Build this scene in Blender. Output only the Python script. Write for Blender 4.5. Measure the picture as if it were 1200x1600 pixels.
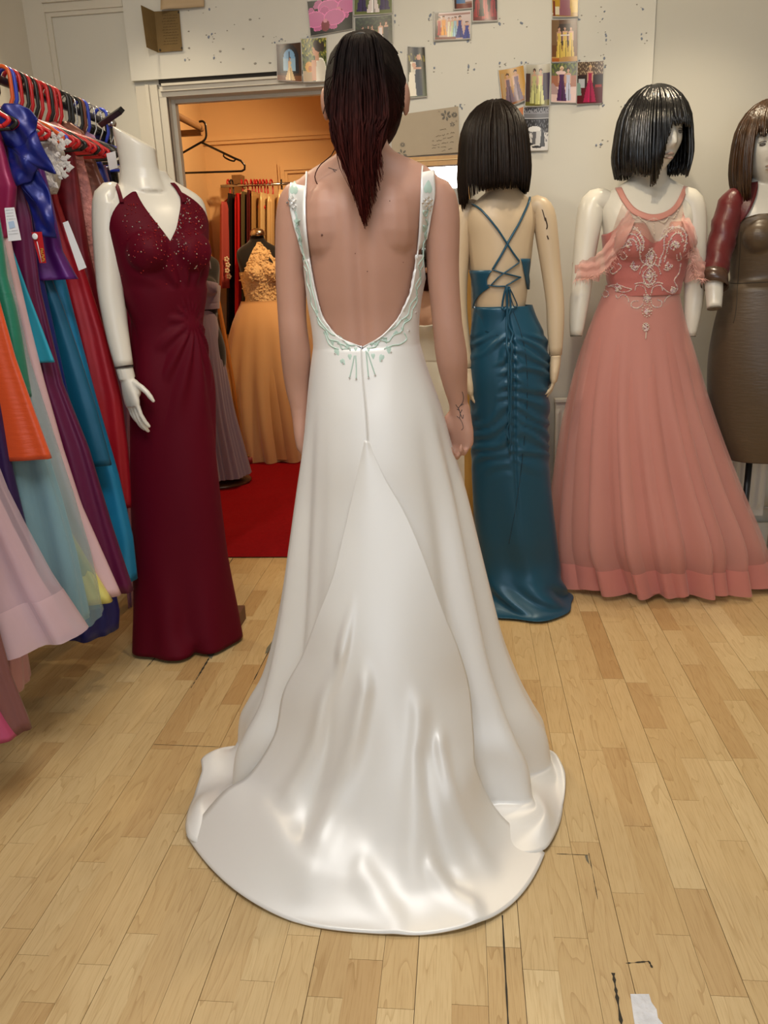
import bpy, bmesh, math, random
import numpy as np
from mathutils import Vector, Matrix
from mathutils.bvhtree import BVHTree
random.seed(7); rng = np.random.default_rng(7)
for o in list(bpy.data.objects): bpy.data.objects.remove(o)
S = bpy.context.scene; COL = S.collection; PI = math.pi
# ------------------------------------------------------------------ camera
FPX = 1240.0
YAW, PITCH, ROLL, CAMH = math.radians(6.1), math.radians(17.0), math.radians(2.35), 1.28
CP = Vector((0, 0, CAMH))
CF = Vector((-math.sin(YAW)*math.cos(PITCH), math.cos(YAW)*math.cos(PITCH), -math.sin(PITCH)))
_r = CF.cross(Vector((0, 0, 1))).normalized(); _u = _r.cross(CF)
CR = _r*math.cos(ROLL) - _u*math.sin(ROLL); CU = _u*math.cos(ROLL) + _r*math.sin(ROLL)
cam = bpy.data.cameras.new('camera'); camo = bpy.data.objects.new('camera', cam); COL.objects.link(camo)
m = Matrix((CR, CU, -CF)).transposed().to_4x4(); m.translation = CP; camo.matrix_world = m
cam.sensor_fit = 'VERTICAL'; cam.sensor_height = 24.0; cam.lens = FPX/1600*24.0; cam.clip_start = 0.05
S.camera = camo
# ------------------------------------------------------------------ world, lights, exposure
W = bpy.data.worlds.new('daylight'); S.world = W; W.use_nodes = True
W.node_tree.nodes['Background'].inputs[0].default_value = (0.80, 0.88, 1.0, 1); W.node_tree.nodes['Background'].inputs[1].default_value = 1.2
S.view_settings.view_transform = 'Standard'; S.view_settings.look = 'None'; S.view_settings.gamma = 1
S.view_settings.use_curve_mapping = False; S.view_settings.exposure = -0.55
def area(name, loc, target, sx, sy, power, col):
    l = bpy.data.lights.new(name, 'AREA'); l.shape = 'RECTANGLE'; l.size = sx; l.size_y = sy; l.energy = power; l.color = col
    o = bpy.data.objects.new(name, l); COL.objects.link(o); o.location = loc
    o.rotation_euler = (Vector(target)-Vector(loc)).to_track_quat('-Z', 'Y').to_euler(); return o
def spot(name, loc, target, power, ang, col, rad=0.04, blend=0.7):
    l = bpy.data.lights.new(name, 'SPOT'); l.energy = power; l.color = col; l.spot_size = math.radians(ang); l.spot_blend = blend; l.shadow_soft_size = rad
    o = bpy.data.objects.new(name, l); COL.objects.link(o); o.location = loc
    o.rotation_euler = (Vector(target)-Vector(loc)).to_track_quat('-Z', 'Y').to_euler(); return o
WARM = (1.0, 0.83, 0.58)
area('window_daylight', (0.2, -2.10, 1.55), (0.2, 2, 1.2), 2.7, 1.9, 28, (0.86, 0.93, 1.0))
area('panel_light', (-0.2, 0.75, 2.655), (-0.2, 0.75, 0), 1.16, 0.56, 37, (0.95, 0.97, 1.0))
spot('spot_light_a', (0.85, 3.05, 2.62), (0.85, 2.55, 0.0), 72, 104, WARM)
spot('spot_light_b', (-1.30, 3.05, 2.62), (-0.80, 2.4, 0.0), 60, 120, WARM)
spot('spot_light_c', (0.25, 1.95, 2.62), (0.60, 3.3, 1.2), 52, 110, WARM)
spot('spot_light_d', (-0.70, 1.45, 2.62), (-0.9, 3.1, 1.2), 36, 110, WARM)
spot('spot_light_e', (-0.10, 2.25, 2.64), (-0.2, 1.6, 0.0), 40, 100, WARM)
spot('fitting_room_light', (-0.65, 4.95, 2.45), (-1.85, 5.05, 1.4), 130, 146, (1.0, 0.66, 0.34), 0.06)
# ------------------------------------------------------------------ helpers
def ray(px, py): return CF + CR*((px-600)/FPX) + CU*((800-py)/FPX)
def at(px, py, y): d = ray(px, py); return CP + d*((y-CP.y)/d.y)
def atz(px, py, z=0.0): d = ray(px, py); return CP + d*((z-CP.z)/d.z)
def atx(px, py, x): d = ray(px, py); return CP + d*((x-CP.x)/d.x)
def proj(P):
    v = Vector(P)-CP; w = v.dot(CF)
    return (600+FPX*v.dot(CR)/w, 800-FPX*v.dot(CU)/w, w)
def spl(keys, n=None, ts=None):
    """Catmull-Rom through rows of numbers (uniform parameter); returns n rows"""
    K = np.array(keys, float); m_ = len(K)
    if ts is None: ts = np.linspace(0, m_-1, n)
    out = []
    for t in ts:
        i = min(int(t), m_-2); f = t-i
        p0 = K[max(i-1, 0)]; p1 = K[i]; p2 = K[i+1]; p3 = K[min(i+2, m_-1)]
        out.append(0.5*((2*p1)+(p2-p0)*f+(2*p0-5*p1+4*p2-p3)*f*f+(3*p1-p0-3*p2+p3)*f**3))
    return np.array(out)
def tag(o, label, cat, group=None):
    o['label'] = label; o['category'] = cat
    if group: o['group'] = group
    return o
def empty(name, loc=(0, 0, 0), label=None, cat=None, group=None):
    o = bpy.data.objects.new(name, None); COL.objects.link(o); o.location = loc; o.empty_display_size = 0.05
    if label: tag(o, label, cat, group)
    return o
def link(name, me, mt, parent=None, smooth=True, kind=None):
    o = bpy.data.objects.new(name, me); COL.objects.link(o)
    if mt is not None and len(me.materials) == 0: me.materials.append(mt)
    if smooth and len(me.polygons): me.polygons.foreach_set('use_smooth', [True]*len(me.polygons))
    if parent is not None:
        o.parent = parent
        off = Vector(parent.location) if parent.parent is None else Vector((0, 0, 0))
        o.matrix_parent_inverse = Matrix.Translation(-off)
    if kind: o['kind'] = kind
    return o
class MB:
    def __init__(s): s.v = []; s.f = []
    def add(s, v, f):
        b = len(s.v); s.v.extend([tuple(p) for p in v]); s.f.extend([tuple(i+b for i in q) for q in f]); return s
    def box(s, a, b):
        x0, y0, z0 = a; x1, y1, z1 = b
        return s.add([(x0,y0,z0),(x1,y0,z0),(x1,y1,z0),(x0,y1,z0),(x0,y0,z1),(x1,y0,z1),(x1,y1,z1),(x0,y1,z1)],
                     [(0,3,2,1),(4,5,6,7),(0,1,5,4),(1,2,6,5),(2,3,7,6),(3,0,4,7)])
    def grid(s, rows, closed=False, caps=False, flip=False):
        n = len(rows[0]); v = [p for r_ in rows for p in r_]; f = []
        for i in range(len(rows)-1):
            for j in range(n if closed else n-1):
                a = i*n+j; b = i*n+(j+1) % n; q = (a, b, b+n, a+n); f.append(q[::-1] if flip else q)
        if caps:
            f.append(tuple(range(n))[::-1] if not flip else tuple(range(n)))
            k = (len(rows)-1)*n; f.append(tuple(range(k, k+n)) if not flip else tuple(range(k, k+n))[::-1])
        return s.add(v, f)
    def tube(s, path, rad, n=8, flat=1.0, up=None, caps=True):
        P = [Vector(p) for p in path]; m_ = len(P)
        if not hasattr(rad, '__len__'): rad = [rad]*m_
        t0 = (P[1]-P[0]).normalized()
        a = Vector(up) if up is not None else (Vector((0, 0, 1)) if abs(t0.z) < .9 else Vector((0, 1, 0)))
        rows = []
        for i in range(m_):
            t = (P[min(i+1, m_-1)]-P[max(i-1, 0)])
            if t.length < 1e-9: t = t0.copy()
            t.normalize(); a = (a-t*a.dot(t))
            if a.length < 1e-6: a = t.orthogonal()
            a.normalize(); b = t.cross(a)
            rows.append([P[i]+(a*math.cos(2*PI*k/n)*flat+b*math.sin(2*PI*k/n))*rad[i] for k in range(n)])
        return s.grid(rows, True, caps)
    def ball(s, c, r, nu=14, nv=9, rot=None):
        c = Vector(c); r = Vector(r if hasattr(r, '__len__') else (r, r, r)); rows = []
        for i in range(nv+1):
            th = max(0.06, min(PI-0.06, PI*i/nv)); row = []
            for k in range(nu):
                p = Vector((r.x*math.sin(th)*math.cos(2*PI*k/nu), r.y*math.sin(th)*math.sin(2*PI*k/nu), r.z*math.cos(th)))
                if rot is not None: p = rot @ p
                row.append(c+p)
            rows.append(row)
        return s.grid(rows[::-1], True, True)
    def mesh(s, name):
        me = bpy.data.meshes.new(name); me.from_pydata(s.v, [], s.f); me.update(); return me
    def build(s, name, mt, parent=None, smooth=True, kind=None): return link(name, s.mesh(name), mt, parent, smooth, kind)
    def bvh(s): return BVHTree.FromPolygons([Vector(p) for p in s.v], s.f)
def sm(x, a, b):
    t = min(1, max(0, (x-a)/(b-a))); return t*t*(3-2*t)
def gs(x, c, w): return math.exp(-((x-c)/w)**2)
def union(mb, name, voxel=0.004, it=6, post=None):
    me = mb.mesh(name); o = bpy.data.objects.new(name, me); COL.objects.link(o)
    md = o.modifiers.new('r', 'REMESH'); md.mode = 'VOXEL'; md.voxel_size = voxel; md.use_smooth_shade = True
    if it:
        ms = o.modifiers.new('s', 'SMOOTH'); ms.factor = 0.5; ms.iterations = it
    dg = bpy.context.evaluated_depsgraph_get(); dg.update()
    res = bpy.data.meshes.new_from_object(o.evaluated_get(dg)); res.name = name
    bpy.data.objects.remove(o); bpy.data.meshes.remove(me)
    if post:
        for v in res.vertices: v.co = post(v.co)
        res.update()
    return res
def bvh_of(*meshes):
    V = []; Fc = []
    for me in meshes:
        if isinstance(me, MB): v = [Vector(p) for p in me.v]; f = me.f
        else: v = [x.co.copy() for x in me.vertices]; f = [tuple(p.vertices) for p in me.polygons]
        b = len(V); V += v; Fc += [tuple(i+b for i in q) for q in f]
    return BVHTree.FromPolygons(V, Fc)
def hit(bvh, px, py, off=0.003, fy=None):
    d = ray(px, py).normalized(); h = bvh.ray_cast(CP, d)
    if h[0] is None:
        if fy is None: return None
        return at(px, py, fy)
    n = h[1] if h[1].dot(d) < 0 else -h[1]
    return h[0]+n*off
def strokes(bvh, lines, rad, off=0.002, n=4, fy=None, sub=6, mb=None, flat=1.0):
    mb = mb or MB()
    for L in lines:
        pts = spl(L, max(2, (len(L)-1)*sub)) if len(L) > 2 else np.array([np.array(L[0])*(1-t)+np.array(L[1])*t for t in np.linspace(0, 1, sub+1)])
        P = [hit(bvh, q[0], q[1], off, fy) for q in pts]; P = [p for p in P if p is not None]
        if len(P) > 1: mb.tube(P, rad, n, flat)
    return mb
def gem(mb, p, r, n=None):
    p = Vector(p)
    mb.add([p+Vector(d)*r for d in ((1,0,0),(-1,0,0),(0,1,0),(0,-1,0),(0,0,1),(0,0,-1))],
           [(0,2,4),(2,1,4),(1,3,4),(3,0,4),(2,0,5),(1,2,5),(3,1,5),(0,3,5)])
# ------------------------------------------------------------------ materials
MT = {}
def mat(name, col, rough=0.5, spec=0.5, metal=0.0, sheen=0.0, bump=None, var=0.0, vscale=(6,6,6), aniso=0.0, trans=None, emit=None, sheent=None, sub=0.0, coat=0.0, transl=0.0, wave=None):
    if name in MT: return MT[name]
    mt = bpy.data.materials.new(name); mt.use_nodes = True; nt = mt.node_tree; N = nt.nodes; L = nt.links
    b = N['Principled BSDF']; out = N['Material Output']
    I = b.inputs
    I['Base Color'].default_value = (*col, 1); I['Roughness'].default_value = rough; I['Specular IOR Level'].default_value = spec
    I['Metallic'].default_value = metal; I['Sheen Weight'].default_value = sheen; I['Anisotropic'].default_value = aniso; I['Coat Weight'].default_value = coat
    if sheent: I['Sheen Tint'].default_value = (*sheent, 1)
    if sub: I['Subsurface Weight'].default_value = sub; I['Subsurface Radius'].default_value = (0.012, 0.005, 0.003); I['Subsurface Scale'].default_value = 1.0
    if emit: I['Emission Color'].default_value = (*emit[:3], 1); I['Emission Strength'].default_value = emit[3]
    tc = N.new('ShaderNodeTexCoord')
    if var:
        mp = N.new('ShaderNodeMapping'); mp.inputs['Scale'].default_value = vscale; L.new(tc.outputs['Object'], mp.inputs[0])
        nz = N.new('ShaderNodeTexNoise'); nz.inputs['Scale'].default_value = 1.0; nz.inputs['Detail'].default_value = 5; L.new(mp.outputs[0], nz.inputs['Vector'])
        mx = N.new('ShaderNodeMix'); mx.data_type = 'RGBA'
        mx.inputs['A'].default_value = (*[c*(1-var) for c in col], 1); mx.inputs['B'].default_value = (*[min(1, c*(1+var)) for c in col], 1)
        L.new(nz.outputs['Fac'], mx.inputs['Factor']); L.new(mx.outputs['Result'], I['Base Color'])
    if bump:
        sc, st = bump[0], bump[1]; mp = N.new('ShaderNodeMapping'); mp.inputs['Scale'].default_value = sc if hasattr(sc, '__len__') else (sc, sc, sc)
        L.new(tc.outputs['Object'], mp.inputs[0])
        nz = N.new('ShaderNodeTexNoise'); nz.inputs['Scale'].default_value = 1.0; nz.inputs['Detail'].default_value = 4; L.new(mp.outputs[0], nz.inputs['Vector'])
        bp = N.new('ShaderNodeBump'); bp.inputs['Strength'].default_value = st; bp.inputs['Distance'].default_value = bump[2] if len(bump) > 2 else 0.01
        L.new(nz.outputs['Fac'], bp.inputs['Height']); L.new(bp.outputs[0], I['Normal'])
    if trans is not None:      # sheer cloth: fraction of light that passes straight through the weave
        tr = N.new('ShaderNodeBsdfTransparent'); ms = N.new('ShaderNodeMixShader'); ms.inputs[0].default_value = trans
        L.new(b.outputs[0], ms.inputs[1]); L.new(tr.outputs[0], ms.inputs[2]); L.new(ms.outputs[0], out.inputs[0])
    MT[name] = mt; return mt
def vcmat(name, rough=0.35, spec=0.4, coat=0.0):
    if name in MT: return MT[name]
    mt = bpy.data.materials.new(name); mt.use_nodes = True; nt = mt.node_tree; b = nt.nodes['Principled BSDF']
    a = nt.nodes.new('ShaderNodeVertexColor'); a.layer_name = 'Col'; nt.links.new(a.outputs[0], b.inputs['Base Color'])
    b.inputs['Roughness'].default_value = rough; b.inputs['Specular IOR Level'].default_value = spec; b.inputs['Coat Weight'].default_value = coat
    MT[name] = mt; return mt
def hexc(r, g, b):
    f = lambda c: ((c/255+0.055)/1.055)**2.4 if c/255 > 0.04045 else c/255/12.92
    return (f(r), f(g), f(b))
# ================================================================== the setting
wallm = mat('wall_paint', (0.63, 0.61, 0.54), 0.55, 0.3, bump=(9, 0.08, 0.01), var=0.04, vscale=(2, 2, 2))
boardm = mat('board_paint', (0.68, 0.665, 0.60), 0.5, 0.35, bump=(14, 0.05, 0.01), var=0.05, vscale=(3, 3, 3))
trimm = mat('trim_gloss', (0.66, 0.62, 0.53), 0.35, 0.5, bump=((30, 30, 3), 0.05, 0.01), var=0.06, vscale=(8, 8, 2))
ceilm = mat('ceiling_paint', (0.80, 0.79, 0.75), 0.8, 0.2)
def struct(o): o['kind'] = 'structure'; return o
YW = 3.5; XL = -1.72; XR = 2.3; YB = -2.2; ZC = 2.7; DX0, DX1, DZ = -1.195, -0.40, 1.985
w = MB()
w.box((XL-.1, YW, 0), (DX0-.02, YW+.12, ZC)); w.box((DX1+.02, YW, 0), (XR, YW+.12, ZC)); w.box((DX0-.02, YW, DZ+.02), (DX1+.02, YW+.12, ZC))
wall_back = struct(w.build('wall_back', wallm, None, False))
struct(MB().box((XL-.14, YB, 0), (XL-.04, YW, ZC)).build('wall_left', wallm, None, False))
struct(MB().box((XR, YB, 0), (XR+.1, YW+.12, ZC)).build('wall_right', wallm, None, False))
w = MB(); w.box((XL-.1, YB-.12, 0), (-1.25, YB, ZC)); w.box((1.65, YB-.12, 0), (XR, YB, ZC)); w.box((-1.25, YB-.12, 0), (1.65, YB, 0.5)); w.box((-1.25, YB-.12, 2.55), (1.65, YB, ZC))
struct(w.build('wall_front', wallm, None, False))
struct(MB().box((XL-.1, YB, ZC), (XR, YW, ZC+.08)).build('ceiling', ceilm, None, False))
# shop window behind the camera
wf = MB(); wf.box((-1.25, YB-.09, .5), (-1.19, YB-.03, 2.55)); wf.box((1.59, YB-.09, .5), (1.65, YB-.03, 2.55)); wf.box((.17, YB-.09, .56), (.23, YB-.03, 2.49)); wf.box((-1.19, YB-.09, .5), (1.59, YB-.03, .56)); wf.box((-1.19, YB-.09, 2.49), (1.59, YB-.03, 2.55))
wn = struct(wf.build('window_1', trimm, None, False))
# left wall: deep panelled alcove frame near the corner
fr = MB()
a = at(24, 2, YW); zt = 2.37
fr.box((XL-.04, 3.12, 0), (XL, 3.20, zt)); fr.box((XL-.04, 1.2, zt-.09), (XL, 3.12, zt)); fr.box((XL-.035, 3.20, 0), (XL-.012, 3.27, zt+.07)); fr.box((XL-.035, 1.2, zt), (XL-.012, 3.20, zt+.07))
fr.box((XL-.04, 3.27, 0), (XL-.02, YW, ZC)); fr.box((XL-.04, 1.2, zt+.07), (XL-.02, 3.27, ZC))
struct(fr.build('trim_1', trimm, None, False))
# back wall, left of the doorway: flat panel between a corner board and a cornice strip
t2 = MB(); xa = -1.655
t2.box((XL-.02, YW-.022, 0), (xa, YW, 2.42)); t2.box((xa, YW-.012, 0), (xa+.02, YW, 2.3))
t2.box((xa, YW-.020, 2.315), (-1.33, YW, 2.37)); t2.box((xa, YW-.034, 2.345), (-1.33, YW-.018, 2.362)); t2.box((xa, YW-.012, 2.30), (-1.33, YW, 2.318))
struct(t2.build('trim_2', trimm, None, False))
# white pin-board panel above the doorway, standing a little proud of the wall
bd = MB(); bd.box((-1.325, YW-.03, 2.047), (.05, YW, ZC)); bd.box((.05, YW-.03, 2.047), (.728, YW-.0, ZC)); bd.box((DX1+.13, YW-.03, 0.12), (.728, YW, 2.047))
board = struct(bd.build('trim_3', boardm, None, False)); board['label'] = 'white painted boarding above doorway'
# door casing (stepped) round the opening
dc = MB()
for (a0, a1, yy) in ((0.0, .030, .012), (.030, .062, .022), (.062, .075, .034), (.075, .122, .018)):
    dc.box((DX0-a1, YW-yy, 0), (DX0-a0, YW+.01, DZ+min(a1, .045))); dc.box((DX1+a0, YW-yy, 0), (DX1+a1, YW+.01, DZ+min(a1, .045)))
for (a0, a1, yy) in ((0, .018, .012), (.018, .036, .024), (.036, .045, .034)):
    dc.box((DX0-.029+a0*.6, YW-yy-.0012, DZ+a0+.0003), (DX1+.029-a0*.6, YW+.01, DZ+a1))
dc.box((DX0-.02, YW, 0), (DX0, YW+.13, DZ)); dc.box((DX1, YW, 0), (DX1+.02, YW+.13, DZ)); dc.box((DX0-.02, YW, DZ), (DX1+.02, YW+.13, DZ+.02))
dc.box((DX0, YW+.05, 0), (DX0+.014, YW+.08, DZ)); dc.box((DX0+.0145, YW+.0505, DZ-.014), (DX1, YW+.0795, DZ-.0002))
door1 = struct(dc.build('door_1', trimm, None, False)); door1['label'] = 'cream gloss door casing of the open fitting-room doorway'
struct(MB().box((-1.215, YW-.024, DZ+.046), (-.44, YW-.002, DZ+.062)).build('gap_shade_strip', mat('dark_gap', (.012, .009, .007), .8), None, False))  # near-black strip painting in the shade of the gap between boarding and casing
struct(MB().box((DX1+.13, YW-.046, 0), (XR, YW-.03, .13)).box((DX1+.13, YW-.042, .13), (XR, YW-.03, .15)).build('baseboard_back', trimm, None, False))
struct(MB().box((XL-.04, YB, 0), (XL-.02, YW, .13)).build('baseboard_left', trimm, None, False))
# sticky-tack marks left on the board
mk = MB(); mk2 = MB()
tacks = [(945,17),(942,30),(946,55),(948,62),(1002,53),(1003,60),(1004,14),(815,36),(944,91),(945,106),(942,160),(943,165),(977,165),(932,227),(938,226),(906,94),(781,99),(815,97),(822,97),(781,37),(905,31),(672,24),(671,29),(678,68),(731,64),(781,37),(679,107),(733,104),(740,109),(781,99),(618,24),(617,34),(627,82),(481,58),(327,15),(334,91),(331,54),(290,94),(326,58),(430,66),(436,64),(440,62),(1000,157),(720,165),(722,169)]
for (px, py) in tacks:
    c = at(px, py, YW-.031)
    for k in range(2):
        q = c+Vector((random.uniform(-.003, .003), 0, random.uniform(-.003, .003))); r_ = random.uniform(.0022, .0042)
        mk.ball(q, (r_, .0018, r_*random.uniform(.8, 1.4)), 8, 4)
for (px, py) in tacks:
    for k in range(2):
        q = at(px+random.uniform(-12, 12), py+random.uniform(-8, 8), YW-.031); r_ = random.uniform(.0012, .0026)
        mk2.ball(q, (r_*1.5, .0012, r_), 6, 4)
for k in range(16):
    q = at(random.uniform(250, 430), random.uniform(5, 115), YW-.031); r_ = random.uniform(.0015, .004); mk2.ball(q, (r_*1.5, .0012, r_), 6, 4)
mk.build('adhesive_marks', mat('blue_tack', (.24, .28, .36), .7), board, kind='stuff'); mk2.build('old_adhesive_marks', mat('grey_tack', (.36, .34, .30), .8), board, kind='stuff')
# ------------------------------------------------------------------ laminate floor, strip by strip
def floor_mat():
    mt = bpy.data.materials.new('beech_strip'); mt.use_nodes = True; nt = mt.node_tree; N = nt.nodes; L = nt.links; b = N['Principled BSDF']
    tc = N.new('ShaderNodeTexCoord'); oi = N.new('ShaderNodeObjectInfo')
    sc = N.new('ShaderNodeVectorMath'); sc.operation = 'SCALE'; cb = N.new('ShaderNodeCombineXYZ')
    for i in range(3): L.new(oi.outputs['Random'], cb.inputs[i])
    L.new(cb.outputs[0], sc.inputs[0]); sc.inputs['Scale'].default_value = 37.0
    ad = N.new('ShaderNodeVectorMath'); ad.operation = 'ADD'; L.new(tc.outputs['Object'], ad.inputs[0]); L.new(sc.outputs[0], ad.inputs[1])
    def noise(scale, detail=3, dist=0.0):
        mp = N.new('ShaderNodeMapping'); mp.inputs['Scale'].default_value = scale; L.new(ad.outputs[0], mp.inputs[0])
        n = N.new('ShaderNodeTexNoise'); n.inputs['Scale'].default_value = 1; n.inputs['Detail'].default_value = detail; n.inputs['Distortion'].default_value = dist; L.new(mp.outputs[0], n.inputs['Vector']); return n
    rampc = N.new('ShaderNodeValToRGB'); e = rampc.color_ramp.elements
    e[0].position = 0; e[0].color = (.45, .275, .115, 1); e[1].position = 1; e[1].color = (.64, .475, .25, 1)
    for pos, c in ((.25, (.55, .38, .18)), (.5, (.585, .42, .21)), (.75, (.53, .355, .16))):
        q = e.new(pos); q.color = (*c, 1)
    L.new(oi.outputs['Random'], rampc.inputs[0])
    # cathedral grain: contour lines of a stretched noise
    n1 = noise((14, 1.7, 1), 2, .3); mul = N.new('ShaderNodeMath'); mul.operation = 'MULTIPLY'; mul.inputs[1].default_value = 9.0; L.new(n1.outputs['Fac'], mul.inputs[0])
    fr_ = N.new('ShaderNodeMath'); fr_.operation = 'FRACT'; L.new(mul.outputs[0], fr_.inputs[0])
    rg = N.new('ShaderNodeValToRGB'); e = rg.color_ramp.elements; e[0].position = 0; e[0].color = (.86, .82, .76, 1); e[1].position = 1; e[1].color = (1.06, 1.08, 1.10, 1); q = e.new(.12); q.color = (1.0, 1.0, 1.0, 1)
    L.new(fr_.outputs[0], rg.inputs[0])
    n2 = noise((420, 16, 1), 3); r2 = N.new('ShaderNodeValToRGB'); e = r2.color_ramp.elements; e[0].position = .3; e[0].color = (.84, .79, .72, 1); e[1].position = .52; e[1].color = (1, 1, 1, 1); L.new(n2.outputs['Fac'], r2.inputs[0])
    m1 = N.new('ShaderNodeMix'); m1.data_type = 'RGBA'; m1.blend_type = 'MULTIPLY'; m1.inputs['Factor'].default_value = 1; L.new(rampc.outputs[0], m1.inputs['A']); L.new(rg.outputs[0], m1.inputs['B'])
    m2 = N.new('ShaderNodeMix'); m2.data_type = 'RGBA'; m2.blend_type = 'MULTIPLY'; m2.inputs['Factor'].default_value = .8; L.new(m1.outputs['Result'], m2.inputs['A']); L.new(r2.outputs[0], m2.inputs['B'])
    L.new(m2.outputs['Result'], b.inputs['Base Color']); b.inputs['Roughness'].default_value = .38; b.inputs['Specular IOR Level'].default_value = .35
    bp = N.new('ShaderNodeBump'); bp.inputs['Strength'].default_value = .06; bp.inputs['Distance'].default_value = .004; L.new(n2.outputs['Fac'], bp.inputs['Height']); L.new(bp.outputs[0], b.inputs['Normal'])
    return mt
fm = floor_mat()
floor = struct(MB().box((XL-.1, YB, -.05), (XR, YW+.02, -.008)).build('floor', mat('subfloor', (.10, .07, .045), .8), None, False))
SW = 0.2/3; lens = [.26, .32, .38, .45, .52]; strip_me = {}
for l in lens:
    bm = bmesh.new(); bmesh.ops.create_cube(bm, size=1); bmesh.ops.scale(bm, vec=(SW-.0007, l-.0008, .008), verts=bm.verts)
    for v in bm.verts: v.co.z -= .004
    me = bpy.data.meshes.new('plank'); bm.to_mesh(me); bm.free(); me.materials.append(fm); strip_me[l] = me
rest = MB(); fr_rng = random.Random(11); nvis = 0
k0 = int((XL-.7)/SW)-1
for k in range(k0, int((XR+.7)/SW)+2):
    x = -.7+k*SW+SW/2
    if x < XL-.04 or x > XR: continue
    gap = .0006 if (k % 3 == 0) else 0
    y = YB+fr_rng.uniform(0, .3)
    while y < YW-.03:
        l = fr_rng.choice(lens); l2 = min(l, YW-.005-y); c = (x+gap, y+l2/2, 0)
        vis = False
        for (dx, dy) in ((0, 0), (0, -l2/2), (0, l2/2), (SW/2, 0), (-SW/2, 0)):
            q = proj((x+dx, y+l2/2+dy, 0))
            if q[2] > .3 and -5 < q[0] < 1205 and 850 < q[1] < 1606: vis = True
        if vis and nvis < 330 and not (q[0] < 0 and y > 2.6):
            if l2 == l: me = strip_me[l]
            else:
                me = strip_me[.26].copy(); 
                for v in me.vertices: v.co.y *= (l2-.0008)/(.26-.0008)
            o = bpy.data.objects.new('plank', me); COL.objects.link(o); o.location = c; o.parent = floor; nvis += 1
        else:
            rest.box((x-SW/2+.0004, y, -.008), (x+SW/2-.0004, y+l2-.0008, 0))
        y += l2
rest.build('plank_remainder', fm, floor, False, 'stuff')
# open joints, chips and worn patches in the laminate
darkm = mat('joint_dirt', (.035, .028, .018), .9); wornm = mat('worn_filler', (.17, .15, .10), .9, bump=(90, .6, .01))
jt = MB()
def joint(p, q, wd, wob=.0):
    a, b = atz(*p, .0006), atz(*q, .0006); n = 14; L_ = []; R_ = []; d = (b-a).normalized(); s = Vector((d.y, -d.x, 0))
    for i in range(n+1):
        c = a.lerp(b, i/n); w_ = wd*(1+wob*random.uniform(-1, 1)); L_.append(c+s*w_); R_.append(c-s*w_)
    jt.grid([L_, R_])
joint((785,1430), (794,1600), .0016, .3); joint((920,1333), (934,1405), .0006, .8); joint((958,1520), (971,1600), .0022, .8); joint((978,1505), (1014,1502), .001, .9); joint((1014,1502), (1019,1512), .002, .5)
joint((240,1163), (343,1167), .0007, .4); joint((328,1026), (309,1058), .0026, .6); joint((309,1058), (298,1075), .0010, .9); joint((248,1021), (230,1042), .0016, .5); joint((870,1334), (919,1336), .0007, .4); joint((443,973), (397,1062), .0012, .9); joint((470,876), (466,884), .002, .5); joint((364,872), (356,884), .0016, .5)
jt.build('joint_gap', darkm, floor, False, 'stuff')
def blot(pts, name):
    P = [atz(*p, .001) for p in pts]; c = sum(P, Vector())/len(P); v = [c+Vector((0, 0, .0012))]+P
    MB().add(v, [(0, i+1, (i+1) % len(P)+1) for i in range(len(P))]).build(name, wornm, floor, False)
blot([(292,1014),(312,1016),(322,1021),(330,1030),(336,1020),(339,1011),(341,1006),(332,1012),(320,1017),(305,1016)], 'worn_patch')
blot([(442,974),(432,982),(430,990),(424,1004),(417,1012),(414,1022),(419,1019),(424,1009),(430,1003),(434,990),(441,984)], 'worn_patch')
blot([(914,1337),(918,1336),(921,1351),(916,1344)], 'worn_patch')
# torn white scrap stuck to the floor
P = [atz(*p, .002) for p in [(985,1553),(1014,1553),(1018,1566),(1026,1577),(1028,1590),(1036,1600),(1038,1612),(994,1612),(990,1590)]]
b_ = len(P); sv = P+[p+Vector((0, 0, -.0018)) for p in P]; sf = [tuple(range(b_))]+[(i, (i+1) % b_, (i+1) % b_+b_, i+b_) for i in range(b_)]
tag(MB().add(sv, sf).build('paper_scrap', mat('scrap_white', (.72, .72, .74), .6, bump=(60, .5, .01), var=.2, vscale=(30, 30, 30)), None, False), 'torn white paper scrap stuck to the laminate floor', 'paper scrap')
# ------------------------------------------------------------------ fitting room beyond the doorway
orm = mat('fitting_room_paint', (.72, .50, .27), .6, .3, bump=(8, .08, .01), var=.05, vscale=(2, 2, 2))
FX0, FX1, FY, FZ = -1.88, 0.9, 6.2, 2.62
struct(MB().box((FX0-.1, YW+.12, 0), (FX0, FY, FZ)).build('wall_fitting_left', orm, None, False))
struct(MB().box((FX1, YW+.12, 0), (FX1+.1, FY, FZ)).build('wall_fitting_right', orm, None, False))
fbw = struct(MB().box((FX0-.1, FY, 0), (FX1+.1, FY+.1, FZ)).build('wall_fitting_back', orm, None, False))
struct(MB().box((FX0-.1, YW+.12, FZ), (FX1+.1, FY+.1, FZ+.06)).build('ceiling_fitting', orm, None, False))
struct(MB().box((FX0, YW+.119, 0), (DX0-.02, YW+.135, FZ)).box((DX1+.02, YW+.119, 0), (FX1, YW+.135, FZ)).build('wall_fitting_front', orm, None, False))
pr = MB(); zp = at(420, 215, FY).z
pr.box((FX0, FY-.03, zp-.03), (FX1, FY, zp+.03)); pr.box((FX0, FY-.045, zp-.008), (FX1, FY-.02, zp+.02))
pr.box((FX0, YW+.13, FZ-.1), (FX0+.03, FY, FZ)); pr.box((FX0, YW+.13, FZ-.04), (FX0+.07, FY, FZ)); pr.box((FX0, FY-.07, FZ-.06), (FX1, FY, FZ))
struct(pr.build('trim_5', orm, None, False))
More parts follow.
